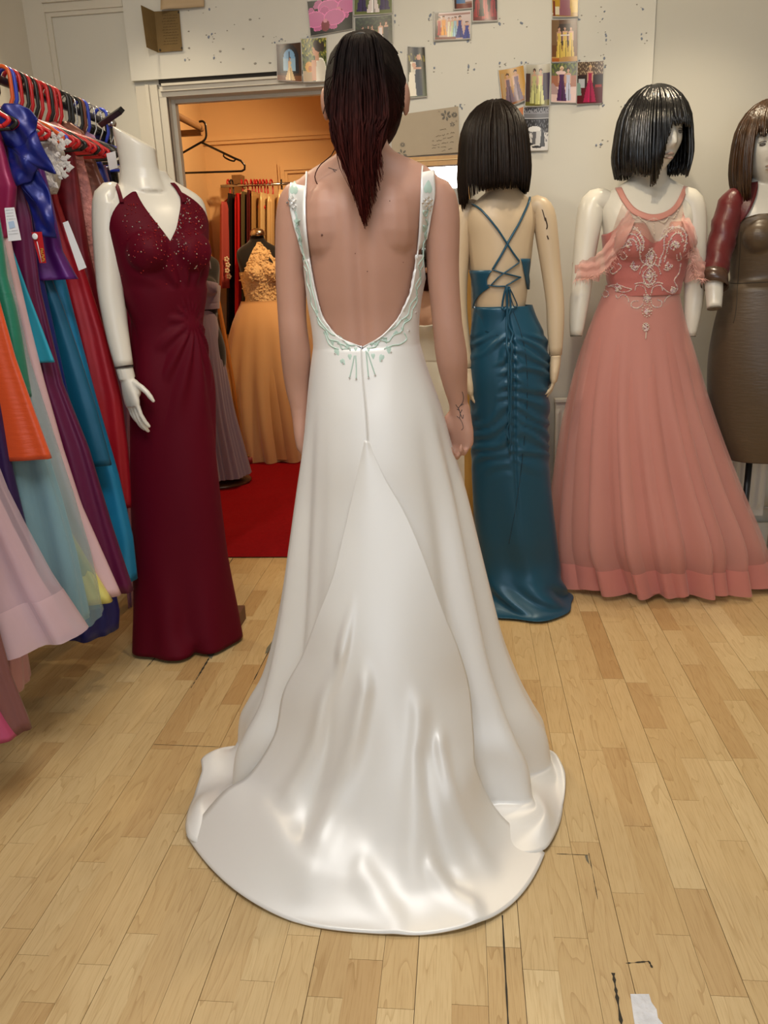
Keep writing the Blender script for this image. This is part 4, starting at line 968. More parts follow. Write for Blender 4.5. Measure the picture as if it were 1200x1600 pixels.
# fitted bodice with sweetheart neckline
def ztop3(a):
    q = math.degrees(angdist(a, ang3)); b_ = abs(q); s_ = 1.05
    v = 1.272+.062*sm(b_, 2, 26)-.03*sm(b_, 44, 80) if b_ < 90 else 1.304-.05*sm(b_, 90, 150)
    return v*s_
bod3 = gown_rows(BV3, [(m3x, Y3, zj3-.03, .118, .092, .092), (m3x, Y3, zj3-.015, .122, .094, .094), (m3x, Y3, zj3, .126, .097, .097)], ztop3, .007, 180, 8, 34, None, 2.2, (m3x, Y3))
bb3 = MB().grid(bod3, True); bodm = mat('pink_bodice', (.50, .155, .14), .55, .35, sheen=.3, bump=(160, .25, .003)); solid(bb3.build('bodice', bodm, gn3), .002); BVp = bvh_of(bb3, m3t, t_out)
# nude mesh up to the halter, halter band
def strip_px(bvh, A, B, n, m_, off, fy=None):
    A = spl(A, n); B = spl(B, n); rows_ = []
    for p, q in zip(A, B):
        rr = [hit(bvh, p[0]+(q[0]-p[0])*t, p[1]+(q[1]-p[1])*t, off, fy) for t in np.linspace(0, 1, m_)]
        if all(v is not None for v in rr): rows_.append(rr)
    return MB().grid(rows_)
hal_o = [(970,291),(979,310),(992,326),(1008,334),(1021,336),(1036,333),(1050,324),(1060,309),(1068,289)]
hal_i = [(960,292),(971,314),(986,333),(1006,343),(1021,346),(1038,342),(1055,331),(1067,313),(1074,290)]
solid(strip_px(BVp, hal_o, hal_i, 34, 5, .005).build('halter_band', mat('halter_pink', (.62, .27, .22), .5, sheen=.3), gn3), .004, 0)
strip_px(BVp, [(972,318),(986,333),(1006,343),(1021,346),(1038,342),(1055,331),(1066,318)], [(955,368),(975,364),(1000,366),(1021,380),(1040,366),(1060,362),(1072,366)], 30, 12, .003).build('illusion_mesh', mat('nude_mesh', (.66, .45, .36), .6, .2, trans=.6), gn3)
# feathered off-shoulder drapes
fringe = MB(); drape = mat('pink_drape', (.78, .42, .36), .65, .2, sheen=.4, trans=.38)
def drape_px(A, B, fy):
    A = spl(A, 26); B = spl(B, 26); rows_ = []
    for i, (p, q) in enumerate(zip(A, B)):
        rr = []
        for k, t in enumerate(np.linspace(0, 1, 10)):
            P_ = at(p[0]+(q[0]-p[0])*t, p[1]+(q[1]-p[1])*t, fy-.02*math.sin(PI*i/25)); h_ = hit(BVp, p[0]+(q[0]-p[0])*t, p[1]+(q[1]-p[1])*t, .014)
            if h_ is not None and h_.y < P_.y: P_ = h_
            rr.append(P_+Vector((0, -.006*math.sin(t*14+i*.4), .003*math.sin(i*1.7))))
        rows_.append(rr)
    MB().grid(rows_).build('shoulder_drape', drape, gn3)
    for i in range(130):
        t = random.random()*25; p = spl(B, ts=[min(t, 24.9)])[0]; c = at(p[0], p[1], fy-.03); d = Vector((random.uniform(-1, 1), random.uniform(-1, .2), random.uniform(-1, .3))).normalized()*random.uniform(.012, .028)
        fringe.tube([c, c+d*.6, c+d+Vector((0, 0, -.006))], [.0009, .0007, .0003], 3)
drape_px([(982,330),(965,352),(945,385),(925,402),(906,408)], [(992,350),(978,380),(955,412),(930,432),(898,437)], 3.05)
drape_px([(1062,334),(1076,352),(1087,378),(1095,402),(1102,410)], [(1064,352),(1073,375),(1081,408),(1085,430),(1100,437)], 3.06)
fringe.build('feather_fringe', mat('pink_feather', (.80, .45, .40), .7), gn3, kind='stuff')
for (c, r_, yy) in (((916,424), .047, Y3-.03), ((1087,424), .046, Y3)):
    p = at(*c, yy); MB().grid([[p+Vector(((r_+.004*math.sin(9*a))*math.cos(a), (r_+.004*math.sin(9*a))*math.sin(a), dz+.006*math.sin(3*a))) for a in [2*PI*k/40 for k in range(40)]] for dz in (.030, .012, -.01, -.032)], True).build('arm_band', drape, gn3)
# crystal scrollwork
def cw(L_): return [(930+x/7.06, 330+y/7.06) for x, y in L_]
SC = [[(200,330),(260,260),(340,200),(430,180),(500,260),(530,340),(520,430)], [(260,360),(330,290),(400,250),(470,300),(500,380),(490,470),(520,560),(600,600)], [(225,300),(300,230),(390,190),(470,220),(515,300)], [(320,380),(360,330),(410,310),(450,350),(470,420)],
      [(700,600),(720,520),(760,420),(770,300),(830,210),(920,180),(990,230),(1000,330),(980,430)], [(760,560),(790,450),(820,340),(870,260),(940,250),(970,330)], [(740,270),(800,200),(880,175),(960,190),(1000,260)], [(830,400),(860,350),(900,340),(920,390)],
      [(610,420),(560,500),(590,590),(640,590),(670,500),(620,410)], [(600,610),(530,690),(550,790),(600,810),(650,780),(660,690),(600,610)], [(600,450),(590,520),(615,570),(640,510),(620,450)], [(600,650),(565,710),(600,780),(635,710),(600,650)], [(490,690),(520,610),(580,580)], [(720,690),(690,610),(640,580)],
      [(440,800),(520,790),(590,840),(680,790),(740,800)], [(440,870),(460,820),(540,840),(560,900)], [(740,870),(720,820),(640,840),(620,900)], [(470,990),(410,1000),(400,1050),(460,1070),(520,1030),(540,920)], [(690,980),(730,1000),(720,1050),(660,1060),(620,1020),(610,920)],
      [(150,830),(200,830),(260,880),(340,890),(400,860),(330,840),(250,810),(170,820)], [(750,850),(800,890),(870,900),(900,850),(830,870)], [(940,580),(920,680),(870,760),(900,830)], [(200,620),(170,660),(200,690),(250,660),(290,610),(260,580)], [(130,540),(190,470),(260,420),(330,390)], [(150,500),(210,440),(280,400)],
      [(230,930),(250,960),(310,920),(360,960),(370,1000)], [(760,1000),(780,960),(820,930)], [(80,920),(110,950),(150,930),(140,890),(100,870)], [(280,500),(310,530),(350,500),(320,450)], [(900,480),(910,540),(945,520),(935,460)], [(420,550),(400,620),(450,650),(490,600)], [(760,640),(800,650),(850,600),(800,580)],
      [(540,960),(570,920),(600,960),(570,1010),(540,960)]]
bd_ = MB(); bd2 = MB()
for L_ in SC:
    P_ = spl(cw(L_), max(6, int(sum(math.dist(L_[i], L_[i+1]) for i in range(len(L_)-1))/13)))
    for k, q in enumerate(P_):
        h_ = hit(BVp, q[0], q[1], .002, Y3-.11)
        gem(bd_ if k % 3 else bd2, h_, random.uniform(.0022, .0038))
for L_ in SC[:8]+SC[8:12]:
    for q in spl(cw(L_), len(L_)*7):
        h_ = hit(BVp, q[0]+random.uniform(-2.4, 2.4), q[1]+random.uniform(-2.4, 2.4), .002, Y3-.11); gem(bd_ if random.random() < .6 else bd2, h_, random.uniform(.0016, .0032))
for (cx_, cy_, r_) in ((615,510,26),(600,715,30),(570,960,24),(570,1100,42),(555,1280,36),(380,380,45),(870,370,45),(430,610,40),(800,605,40),(250,845,40),(850,865,34),(200,460,34)):
    for k in range(16):
        a = random.uniform(0, 2*PI); q = cw([(cx_+r_*random.random()*math.cos(a), cy_+r_*1.2*random.random()*math.sin(a))])[0]; h_ = hit(BVp, q[0], q[1], .003, Y3-.115); gem(bd_ if k % 2 else bd2, h_, random.uniform(.003, .0052))
for k in range(12):
    for (cx_, cy_, r_) in ((568,1100,52), (555,1280,34)):
        a = 2*PI*k/12; q = cw([(cx_+r_*math.cos(a), cy_+r_*1.25*math.sin(a))])[0]; gem(bd_, hit(BVp, q[0], q[1], .004, Y3-.115), .0034)
for k in range(12): q = cw([(560-k*.5, 1340+k*6)])[0]; gem(bd_, hit(BVp, q[0], q[1], .004, Y3-.12), .0026)
for L_ in [[(984,332),(990,342),(998,340),(1004,348),(1014,345),(1021,342),(1030,346),(1038,348),(1044,340),(1052,341),(1058,330)], [(1021,342),(1021,356),(1020,366)], [(1000,342),(1008,350)], [(1036,349),(1042,343)]]:
    for q in spl(L_, len(L_)*4): gem(bd_, hit(BVp, q[0], q[1], .006, Y3-.1), random.uniform(.0018, .0036))
bd_.build('crystal_beading', mat('crystal_warm', (.86, .78, .68), .12, 1.0, metal=.25), gn3, False, 'stuff'); bd2.build('lilac_beading', mat('crystal_lilac', (.78, .62, .70), .12, 1.0, metal=.25), gn3, False, 'stuff')
# ------------------------------------------------------------------ white mannequin in brown taffeta and burgundy bolero (cut by the frame)
Y4 = 3.20; m4x = at(1207, 400, Y4).x; m4 = empty('mannequin', (m4x, Y4, 0), 'white mannequin with brown bob wig, in brown dress and dark red bolero', 'mannequin')
tb = MB(); torso_into(tb, m4x, Y4, math.radians(-4), 1.05, 1.04, 1.60, .050, .85)
h4 = at(1200, 232, Y4-.01); add_head(tb, h4, math.radians(-8), 1.06); tb.tube([(m4x, Y4+.01, 1.50), (h4.x, Y4+.01, h4.z-.07)], [.050, .047], 16)
m4t = union(tb, 'torso', .0042, 5); link('torso', m4t, whitem, m4); BV4 = bvh_of(m4t)
eyes(m4, h4, math.radians(-8), 1.06); lips(m4, h4, math.radians(-8), 1.06, (.50, .36, .28))
def mir(L_): return [(at(px, py, yy), r_) for px, py, yy, r_ in L_]
armk = [(1164,322,Y4,.026), (1147,315,Y4-.01,.038), (1136,345,Y4-.03,.040), (1124,392,Y4-.06,.037), (1116,432,Y4-.10,.034), (1116,460,Y4-.12,.030), (1116,481,Y4-.14,.0255)]
for sd in (1, -1):
    K = [(Vector((p.x if sd == 1 else 2*m4x-p.x, p.y, p.z)), r_) for p, r_ in mir(armk)]; KK = spl([[*p, r_] for p, r_ in K], 20)
    MB().tube([k[:3] for k in KK], [k[3] for k in KK], 16).build('arm', whitem, m4); endcap(m4, KK[-1][:3], (0, -.35, -1), .0255)
wig(m4, h4+Vector((0, .004, .004)), math.radians(-8), 1.18, .150, lambda d: .030+.006*math.sin(d*23), .62, wigmat('wig_brown', (.052, .022, .006), .3, .6), 460, tuck=.55)
stand(m4, m4x+.0, Y4+.03, .15, mat('stand_black', (.02, .02, .02), .4))
taf = mat('brown_taffeta', (.085, .056, .032), .38, .5, sheen=.1, aniso=.5, bump=((22, 22, 130), .25, .004)); gn4 = empty('taffeta_dress', (m4x, Y4, .3), 'knee-length bronze brown taffeta dress worn under the dark red bolero', 'dress')
g4 = silh([(1128,1296,712), (1116,1304,676), (1108,1306,620), (1109,1304,560), (1118,1298,505), (1132,1284,452)], Y4, .72)
z4 = g4[-1][2]
def ztop4(a):
    b_ = abs(math.degrees(angdist(a, -PI/2))); return (1.318+.03*sm(b_, 0, 35)-.02*sm(b_, 45, 80) if b_ < 100 else 1.325)*1.05
b4 = MB().grid(gown_rows(BV4, g4, ztop4, .007, 160, 60, 30, lambda a, z, s: .004*math.sin(6*a+z*9)*(1-sm(z, .5, 1.0)), 2.2, (m4x, Y4)), True); solid(b4.build('dress_body', taf, gn4))
BVd = b4.bvh(); dk = mat('taffeta_seam', (.02, .014, .008), .6)
strokes(BVd, [[(1133,441),(1150,443),(1175,442),(1200,441)]], .0018, .0, 4).build('waist_seam', dk, gn4)
strokes(BVd, [[(1158,362),(1156,400),(1153,440),(1150,485),(1146,505)]], .0014, .0, 4).build('dart', dk, gn4)
bol = mat('bolero_red', (.105, .007, .009), .36, .5, sheen=.1, aniso=.3, bump=(26, .35, .008)); gn5 = empty('bolero', (m4x, Y4, 1.1), 'dark red taffeta bolero with stand-up collar and turned bronze cuffs', 'bolero')
bl = MB(); bl.add([tuple(v.co) for v in m4t.vertices], [tuple(p.vertices) for p in m4t.polygons])
for sd in (1, -1):
    K = spl([[*(p if sd == 1 else Vector((2*m4x-p.x, p.y, p.z))), r_+.009] for p, r_ in mir(armk[:5])], 26); rows_ = []
    for i, k in enumerate(K):
        t = Vector(K[min(i+1, 25)][:3])-Vector(K[max(i-1, 0)][:3]); t.normalize(); u = t.orthogonal().normalized(); u = (Vector((0, 1, 0))-t*t.y).normalized(); v = t.cross(u)
        rows_.append([Vector(k[:3])+(u*math.cos(a)+v*math.sin(a))*(k[3]+.0022*math.sin(2*a+i*1.3)*sm(i, 4, 12)+.0014*math.sin(i*2.3+3*a)) for a in [2*PI*j/32 for j in range(32)]])
    solid(MB().grid(rows_, True).build('sleeve', bol, gn5), .002, 0)
    cf = [[Vector(p)+(Vector(p)-Vector(K[25][:3]))*(.10+.05*q)+Vector((0, -.012*q, -.040*q)) for p in rows_[-1]] for q in (-.35, .3, .9)]
    solid(MB().grid(cf, True).build('cuff', mat('cuff_bronze', (.07, .035, .022), .25, .7, aniso=.4), gn5), .002, 0)
    # front panel over shoulder and bust, continuing round the back
    A = [(1184,288),(1183,300),(1178,318),(1168,338),(1155,352),(1143,362)]; B = [(1166,292),(1150,299),(1139,313),(1135,328),(1136,345),(1139,360)]
    fp = strip_px(BV4, A, B, 26, 10, .014, Y4-.06)
    if sd == -1: fp.v = [(2*m4x-x, y, z) for x, y, z in fp.v]
    solid(fp.build('front_panel', bol, gn5), .003, 0)
back = []
for i in range(14):
    z = (1.30+.16*i/13)*1.05; row = []
    for a in np.linspace(math.radians(8), math.radians(172), 30):
        p = cast_out(BV4, (m4x, Y4), a, z, .014); row.append(p if p else Vector((m4x+.1*math.cos(a), Y4+.1*math.sin(a), z)))
    back.append(row)
solid(MB().grid(back).build('back_panel', bol, gn5), .003, 0)
cl = []
for q in (0, 1):
    cl.append([Vector((h4.x+(.075-.008*q)*math.cos(a), Y4+.015+(.070-.006*q)*math.sin(a), 1.535+.040*q+.02*math.sin(a))) for a in np.linspace(math.radians(-35), math.radians(215), 30)])
solid(MB().grid(cl).build('collar', bol, gn5), .003, 0)
# ------------------------------------------------------------------ radiator on the back wall
ra, rb = at(869, 628, 3.40), at(1192, 806, 3.40); rd = empty('radiator', ((ra.x+rb.x)/2, 3.42, rb.z), 'white panel radiator on the wall behind the pink gown', 'radiator')
rm = mat('radiator_white', (.72, .70, .64), .35, .5); rp = []
n_ = int((rb.x-ra.x)/.0333)*6
prof = [(ra.x+(rb.x-ra.x)*i/n_, 3.405-.006*sm(math.sin(2*PI*i/6.), -.4, .5)) for i in range(n_+1)]
rows = [[(x, y+.012*(1 if z in (rb.z, ra.z) else 0), z) for x, y in prof] for z in (rb.z, rb.z+.025, rb.z+.05, ra.z-.05, ra.z-.03, ra.z)]
rows = [[(x, 3.405 if i in (0, 1, 4, 5) else y, z) for x, y, z in r_] for i, r_ in enumerate(rows)]
q = MB().grid(rows); q.box((ra.x, 3.407, rb.z), (rb.x, 3.44, ra.z)); q.build('panel', rm, rd, False)
MB().box((ra.x-.004, 3.395, ra.z-.001), (rb.x+.004, 3.45, ra.z+.010)).build('top_grille', rm, rd, False)
v_ = MB(); v_.tube([(rb.x-.002, 3.42, rb.z+.03), (rb.x+.035, 3.42, rb.z+.03), (rb.x+.045, 3.42, rb.z+.02), (rb.x+.045, 3.42, .0)], .008, 10); v_.build('pipe', mat('copper_paint', (.5, .45, .38), .35), rd)
MB().tube([(rb.x+.045, 3.42, rb.z+.02), (rb.x+.045, 3.42, rb.z+.05), (rb.x+.045, 3.42, rb.z+.075)], [.014, .016, .012], 14).build('valve', mat('valve_dark', (.08, .07, .06), .4), rd)
# ------------------------------------------------------------------ yellow-framed mirror leaning on the wall
mr = empty('leaning_mirror', (-.17, 3.3, 0), 'tall mirror in a yellow wooden frame leaning on the wall behind the person', 'mirror')
zt_ = at(690, 246, 3.43).z; tl = math.radians(7.5); x1 = at(738, 700, 3.30).x; x0 = x1-.48; y0 = 3.448-math.sin(tl)*zt_; H_ = zt_/math.cos(tl)
def mp_(x, h, d): return (x, y0+h*math.sin(tl)-d*math.cos(tl), h*math.cos(tl)+d*math.sin(tl)+.004)
def mbox(a, b, name, mt_):
    (xa, ha_, da), (xb, hb_, db) = a, b; c = [mp_(x, h, d) for h in (ha_, hb_) for x, d in ((xa, da), (xb, da), (xb, db), (xa, db))]
    return MB().add(c, [(3,2,1,0),(4,5,6,7),(0,1,5,4),(1,2,6,5),(2,3,7,6),(3,0,4,7)]).build(name, mt_, mr, False)
ym = mat('yellow_pine', (.48, .25, .045), .4, .5, var=.25, vscale=(60, 60, 4))
mbox((x1-.034, 0, 0), (x1, H_, .022), 'frame_side', ym); mbox((x0, 0, 0), (x0+.034, H_, .022), 'frame_side', ym); mbox((x0+.034, H_-.036, 0), (x1-.034, H_, .0215), 'frame_rail', ym); mbox((x0+.034, 0, 0), (x1-.034, .036, .0215), 'frame_rail', ym)
mbox((x0+.03, H_-.018, .0218), (x1-.03, H_-.014, .0245), 'frame_bead', mat('pale_bead', (.62, .42, .16), .4))
mbox((x0+.034, .036, .004), (x1-.034, H_-.036, .009), 'glass', mat('mirror_glass', (.88, .90, .88), .015, .5, metal=1))
# ================================================================== clothes rail on the left
RX, RZ = -1.30, 1.835
rack = empty('clothes_rail', (RX, 2.3, 0), 'black metal clothes rail crammed with gowns along the left wall', 'clothes rail')
blk = mat('rail_black', (.018, .017, .017), .35, .5, metal=.3)
MB().tube([(RX, 1.30, RZ), (RX, 3.14, RZ)], .0125, 14).build('rail_bar', blk, rack)
for yy in (1.32, 3.12):
    MB().tube([(RX, yy, RZ), (RX, yy, .05)], .014, 12).build('upright', blk, rack); MB().box((RX-.26, yy-.015, .03), (RX+.12, yy+.015, .06)).build('foot', blk, rack, False)
a_, b_ = at(158, 194, 2.94), at(190, 172, 2.80); MB().tube([a_, a_.lerp(b_, .97), b_], [.0125, .0125, .0115], 4).build('end_bar', blk, rack, False)
MB().ball(at(175, 193, 3.05), .016, 12, 8).build('end_clamp', mat('chrome', (.6, .6, .6), .2, metal=1), rack)
PL = {'red': mat('hanger_red', (.50, .012, .015), .35), 'black': mat('hanger_black', (.012, .012, .012), .35), 'blue': mat('hanger_blue', (.03, .06, .50), .35), 'orange': mat('hanger_orange', (.62, .10, .02), .35), 'grey': mat('hanger_grey', (.42, .42, .42), .4), 'chrome': mat('chrome', (.6, .6, .6), .2, metal=1), 'brown': mat('hanger_brown', (.20, .05, .02), .4)}
def hanger_mesh(r_, full=True):
    h = MB(); P = [(.022*math.cos(a)+.0, 0, .022*math.sin(a)) for a in np.linspace(math.radians(-25), math.radians(180), 12)]
    P = [(-x*1.05, y, z) for x, y, z in P]; P += [(.023, 0, -.03), (.022, 0, -.06), (.010, 0, -.082), (0, 0, -.10)]
    h.tube(P, r_, 8); w_ = .15
    A = [(-w_+.01, 0, -.185), (-w_-.008, 0, -.172), (-w_+.01, 0, -.158), (-.10, 0, -.132), (0, 0, -.10), (.10, 0, -.132), (w_-.01, 0, -.158), (w_+.008, 0, -.172), (w_-.01, 0, -.185)]
    h.tube(spl(A, 33), r_, 8); h.tube([(-w_+.01, 0, -.185), (w_-.01, 0, -.185)], r_*.9, 8); return h
HM = {}
def hang(name, y, col, label, rz=0.0, z=RZ+.0165, x=RX, group='hangers on the left rail'):
    k = 'm' if col == 'chrome' else 'p'
    key = (k, col)
    if key not in HM: me = hanger_mesh(.0024 if k == 'm' else .0058).mesh('hanger'); me.materials.append(PL[col]); me.polygons.foreach_set('use_smooth', [True]*len(me.polygons)); HM[key] = me
    o = bpy.data.objects.new(name, HM[key]); COL.objects.link(o); o.location = (x, y, z); o.rotation_euler = (0, 0, rz)
    tag(o, label, 'hanger', group); return o
hl = [(5,'orange'),(12,'blue'),(20,'red'),(30,'black'),(38,'red'),(46,'black'),(53,'red'),(64,'red'),(70,'black'),(76,'red'),(83,'red'),(96,'black'),(102,'black'),(108,'chrome'),(116,'black'),(122,'brown'),(128,'blue'),(138,'chrome'),(149,'chrome'),(158,'blue'),(166,'chrome')]
cnt = {}; tot = {}
for _, c in hl: tot[c] = tot.get(c, 0)+1
ordw = ['nearest', 'second nearest', 'third nearest', 'fourth nearest', 'fifth nearest', 'sixth nearest', 'seventh nearest']
for px, c in hl:
    i = cnt.get(c, 0); cnt[c] = i+1; y = atx(px, 128+px*.372, RX).y
    lab = ('%s hanger on the clothes rail' % c) if tot[c] == 1 else ('%s of the %s hangers showing on the clothes rail' % (ordw[i], c))
    hang('wire_hanger' if c == 'chrome' else 'plastic_hanger', y, c, lab, random.uniform(-.12, .12))
for y, c in ((2.20, 'grey'), (2.24, 'red')):
    hang('plastic_hanger', y, c, 'pale grey hanger end curving at the left picture edge' if c == 'grey' else 'red hanger nested inside the pale grey one at the left edge', .03, RZ+.0165-.01)
# garments -----------------------------------------------------------
def garment(name, label, Y, edge, mt, t0=.018, t1=.045, fold=.012, nf=5, hem_tilt=0.0, cat='dress', left=.8, top=True, sheer=None, band=None, seed=0):
    R2 = random.Random(seed or sum(ord(c_) for c_ in label))
    E_ = [at(px, py, Y) for px, py in edge]; E_.sort(key=lambda p: -p.z); zs = np.array([p.z for p in E_])[::-1]; xs = np.array([p.x for p in E_])[::-1]
    zt, zb = E_[0].z, E_[-1].z; n = 48; rows = []
    ph = [R2.uniform(0, 6) for _ in range(4)]
    for i in range(n+1):
        t = i/n; z = zt+(zb-zt)*t; xr = float(np.interp(z, zs, xs)); hw = xr-RX; xl = RX-max(.06, hw*left); cx_ = (xr+xl)/2; rx = (xr-xl)/2; th = t0+(t1-t0)*t; row = []
        for j in range(72):
            a = 2*PI*j/72; co, si = math.cos(a), math.sin(a); f = fold*(.15+.85*t)*(math.sin(nf*a+ph[0])+.6*math.sin((nf*2+1)*a+ph[1]+2*t))/1.6
            row.append(Vector((cx_+(rx+f*.35)*math.copysign(abs(co)**.9, co)-fold*.35, Y+(th+f)*math.copysign(abs(si)**.8, si), z+hem_tilt*t*co*.02)))
        rows.append(row)
    if top:
        z1 = min(RZ-.10, zt+.12); first = rows[0]
        for q in (1, 2, 3): rows.insert(0, [Vector((RX+(p.x-RX)*(1-.26*q), Y+(p.y-Y)*(1-.2*q), zt+(z1-zt)*q/3)) for p in first])
    root = empty(name, (RX, Y, zb), label, cat, 'gowns on the left rail')
    if top and Y < 2.37: hang('plastic_hanger', Y, R2.choice(('black', 'red')), 'hanger carrying the '+' '.join(label.split()[:7]), R2.uniform(-.08, .08))
    b = MB().grid(rows[::-1], True, True).build('garment_body', mt, root)
    if sheer:
        rr = [[Vector((c.x+(p.x-c.x)*1.10+(.015 if p.x > c.x else 0), Y+(p.y-Y)*1.5, p.z)) for p in r_] for r_ in rows for c in [sum(r_, Vector())/72]]
        MB().grid(rr[::-1], True).build('sheer_overlay', sheer, root)
        if band: MB().grid([[p+Vector((.002, 0, 0)) for p in r_] for r_ in rr[-6:]][::-1], True).build('hem_band', band, root)
    return root
def cl(n, c, kind='satin', **k):
    if kind == 'satin': return mat('cloth_'+n, c, .36, .5, metal=.2, sheen=.05, aniso=.3, bump=(12, .18, .01), **k)
    if kind == 'taffeta': return mat('cloth_'+n, c, .35, .5, sheen=.2, bump=((20, 20, 110), .35, .004), **k)
    if kind == 'chiffon': return mat('cloth_'+n, c, .7, .2, sheen=.3, bump=((60, 60, 4), .35, .008), **k)
    if kind == 'lace': return mat('cloth_'+n, c, .7, .2, bump=(70, 1.0, .012), var=.35, vscale=(60, 60, 60), **k)
    return mat('cloth_'+n, c, .6, .3, bump=(30, .2, .006), **k)
garment('satin_dress', 'mauve brown satin dress, hem lowest at the left picture edge', 1.64, [(-160,300),(-90,500),(-40,760),(0,985),(20,1060),(52,1140)], cl('mauvebrown', hexc(120,75,72)), fold=.02)
garment('tulle_dress', 'blush pink tulle gown with sheer overskirt and satin-edged hem', 1.84, [(-120,300),(-70,520),(-35,700),(-10,770),(18,830),(56,905),(108,990)], cl('blush', hexc(205,165,170), 'chiffon'), fold=.03, t1=.09, sheer=mat('blush_tulle', hexc(205,180,190), .7, .2, sheen=.4, trans=.55), band=mat('blush_band', hexc(212,182,188), .6, trans=.45))
garment('tulle_underskirt', 'pale pink underskirt hanging lowest beneath the blush tulle gown', 1.90, [(-60,700),(-20,850),(15,960),(38,1020),(42,1074)], cl('palepink2', hexc(200,150,155), 'chiffon'), fold=.02, t1=.07, top=False, cat='underskirt')
garment('long_dress', 'dark violet dress between blush tulle and orange taffeta', 1.92, [(-40,330),(-20,450),(-5,600),(20,740),(50,870),(58,930)], cl('violet', hexc(45,22,75), 'satin'))
garment('taffeta_dress', 'bright orange taffeta dress with straight hem at thigh height', 1.95, [(-45,300),(-15,400),(0,470),(25,560),(55,645),(81,716)], cl('orange', hexc(205,75,25), 'taffeta'), fold=.006, t1=.03)
garment('chiffon_dress', 'pale steel-blue chiffon gown hanging almost to the floor', 2.03, [(-25,280),(-6,380),(12,470),(30,560),(70,690),(98,780),(122,870),(141,968)], cl('steelblue', hexc(120,155,170), 'chiffon'), fold=.02, nf=7, t1=.07, sheer=mat('steel_tulle', hexc(140,175,180), .7, .2, sheen=.3, trans=.6))
garment('ruched_dress', 'emerald green ruched dress at the left picture edge', 2.00, [(-6,290),(4,360),(12,430),(26,480),(34,520),(42,570),(50,620)], cl('emerald', hexc(20,110,85), 'taffeta'), fold=.008)
garment('satin_dress', 'pale yellow satin gown with hem beside the steel-blue chiffon', 2.12, [(0,330),(40,600),(80,740),(112,830),(148,890),(178,938)], cl('yellow', hexc(215,205,115)), fold=.02, t1=.06)
garment('satin_dress', 'pale pink satin gown between the green dress and plum gown', 2.15, [(-5,260),(10,330),(22,400),(45,500),(70,600),(98,700),(127,790),(158,860),(189,930)], cl('palepink', hexc(215,180,185)), fold=.008, t1=.04)
garment('draped_blouse', 'magenta satin top with draped neckline at left edge', 2.16, [(0,195),(8,230),(18,268),(27,292),(25,325),(20,372)], cl('magenta', hexc(140,25,75)), fold=.008, cat='top')
garment('satin_scarf', 'turquoise satin sash hanging before the plum gown', 2.17, [(8,330),(19,385),(42,450),(65,510),(86,566)], cl('turq', hexc(40,150,175)), t0=.006, t1=.008, fold=.003, left=.5, top=False, cat='sash')
garment('satin_dress', 'plum purple satin gown reaching down beside the burgundy mannequin', 2.22, [(0,180),(28,240),(42,300),(52,340),(65,450),(100,600),(140,700),(175,820),(209,925)], cl('plum', hexc(90,10,60)), fold=.018)
garment('bow_dress', 'royal blue satin gown with huge folded bow at the shoulder', 2.28, [(14,170),(42,230),(52,300),(58,380),(75,470),(110,640),(145,780),(172,900),(184,960),(182,986)], cl('royal', hexc(14,26,112)), fold=.022, t1=.08)
garment('satin_dress', 'glossy petrol teal gown with straight hem beside sky blue gown', 2.34, [(20,170),(50,300),(62,380),(80,430),(100,480),(121,540),(150,630),(176,726)], cl('petrol', hexc(10,85,115)), fold=.006, t1=.035)
garment('satin_jacket', 'violet purple satin jacket with pointed tails above teal gown', 2.32, [(30,190),(70,262),(84,320),(98,392),(110,415),(122,436)], cl('purple', hexc(85,20,110)), fold=.012, cat='jacket')
garment('lace_bolero', 'white lace bolero of pointed leaves near the rail top', 2.38, [(30,185),(64,200),(84,214),(104,238),(99,262),(92,290),(86,302)], cl('whitelace', hexc(205,200,195), 'lace'), fold=.014, nf=9, cat='bolero')
garment('satin_dress', 'sky blue gown showing between petrol teal and red gowns', 2.44, [(40,170),(80,330),(96,410),(114,480),(151,620),(186,740),(209,840),(216,905)], cl('sky', hexc(30,135,185)), fold=.010)
garment('satin_dress', 'bright red satin gown behind the bare white mannequin arm', 2.52, [(60,190),(94,318),(112,370),(134,425),(165,520),(190,620),(200,700),(208,792)], cl('red', hexc(165,15,32)), fold=.012)
garment('velvet_dress', 'dark crimson gown hanging beside the pink lace dress', 2.58, [(76,190),(106,210),(118,240),(128,320),(139,390),(150,440),(170,560)], cl('crimson', hexc(115,12,28)), fold=.008)
garment('lace_dress', 'dusty pink lace dress next to the white mannequin shoulder', 2.66, [(88,190),(112,205),(126,225),(140,280),(151,330),(163,400),(182,480)], cl('pinklace', hexc(205,140,135), 'lace'), fold=.008)
garment('beaded_dress', 'mocha brown dress hanging behind the dusty pink lace', 2.75, [(110,190),(131,205),(146,240),(157,270),(168,294),(186,360),(200,440)], cl('mocha', hexc(125,80,65)), fold=.008)
garment('beaded_dress', 'royal blue dress with crystal trim far along the rail', 2.82, [(120,195),(145,225),(160,252),(170,282),(186,335),(200,420)], cl('royal2', hexc(25,40,135)), fold=.008)
garment('long_dress', 'lilac gown almost hidden behind the burgundy mannequin', 2.90, [(120,195),(148,210),(162,240),(174,288),(196,420),(206,600),(207,800),(212,943)], cl('lilac', hexc(165,125,160)), fold=.01)
garment('satin_dress', 'hot pink satin gown glimpsed under the white mannequin arm', 2.97, [(150,220),(180,330),(196,400),(210,462),(222,560),(225,700)], cl('hotpink', hexc(175,25,85)), fold=.01)
garment('lace_dress', 'navy lace gown glimpsed beside the burgundy gown waist', 3.04, [(160,210),(194,360),(213,420),(222,470),(228,560)], cl('navylace', hexc(25,25,70), 'lace'), fold=.01)
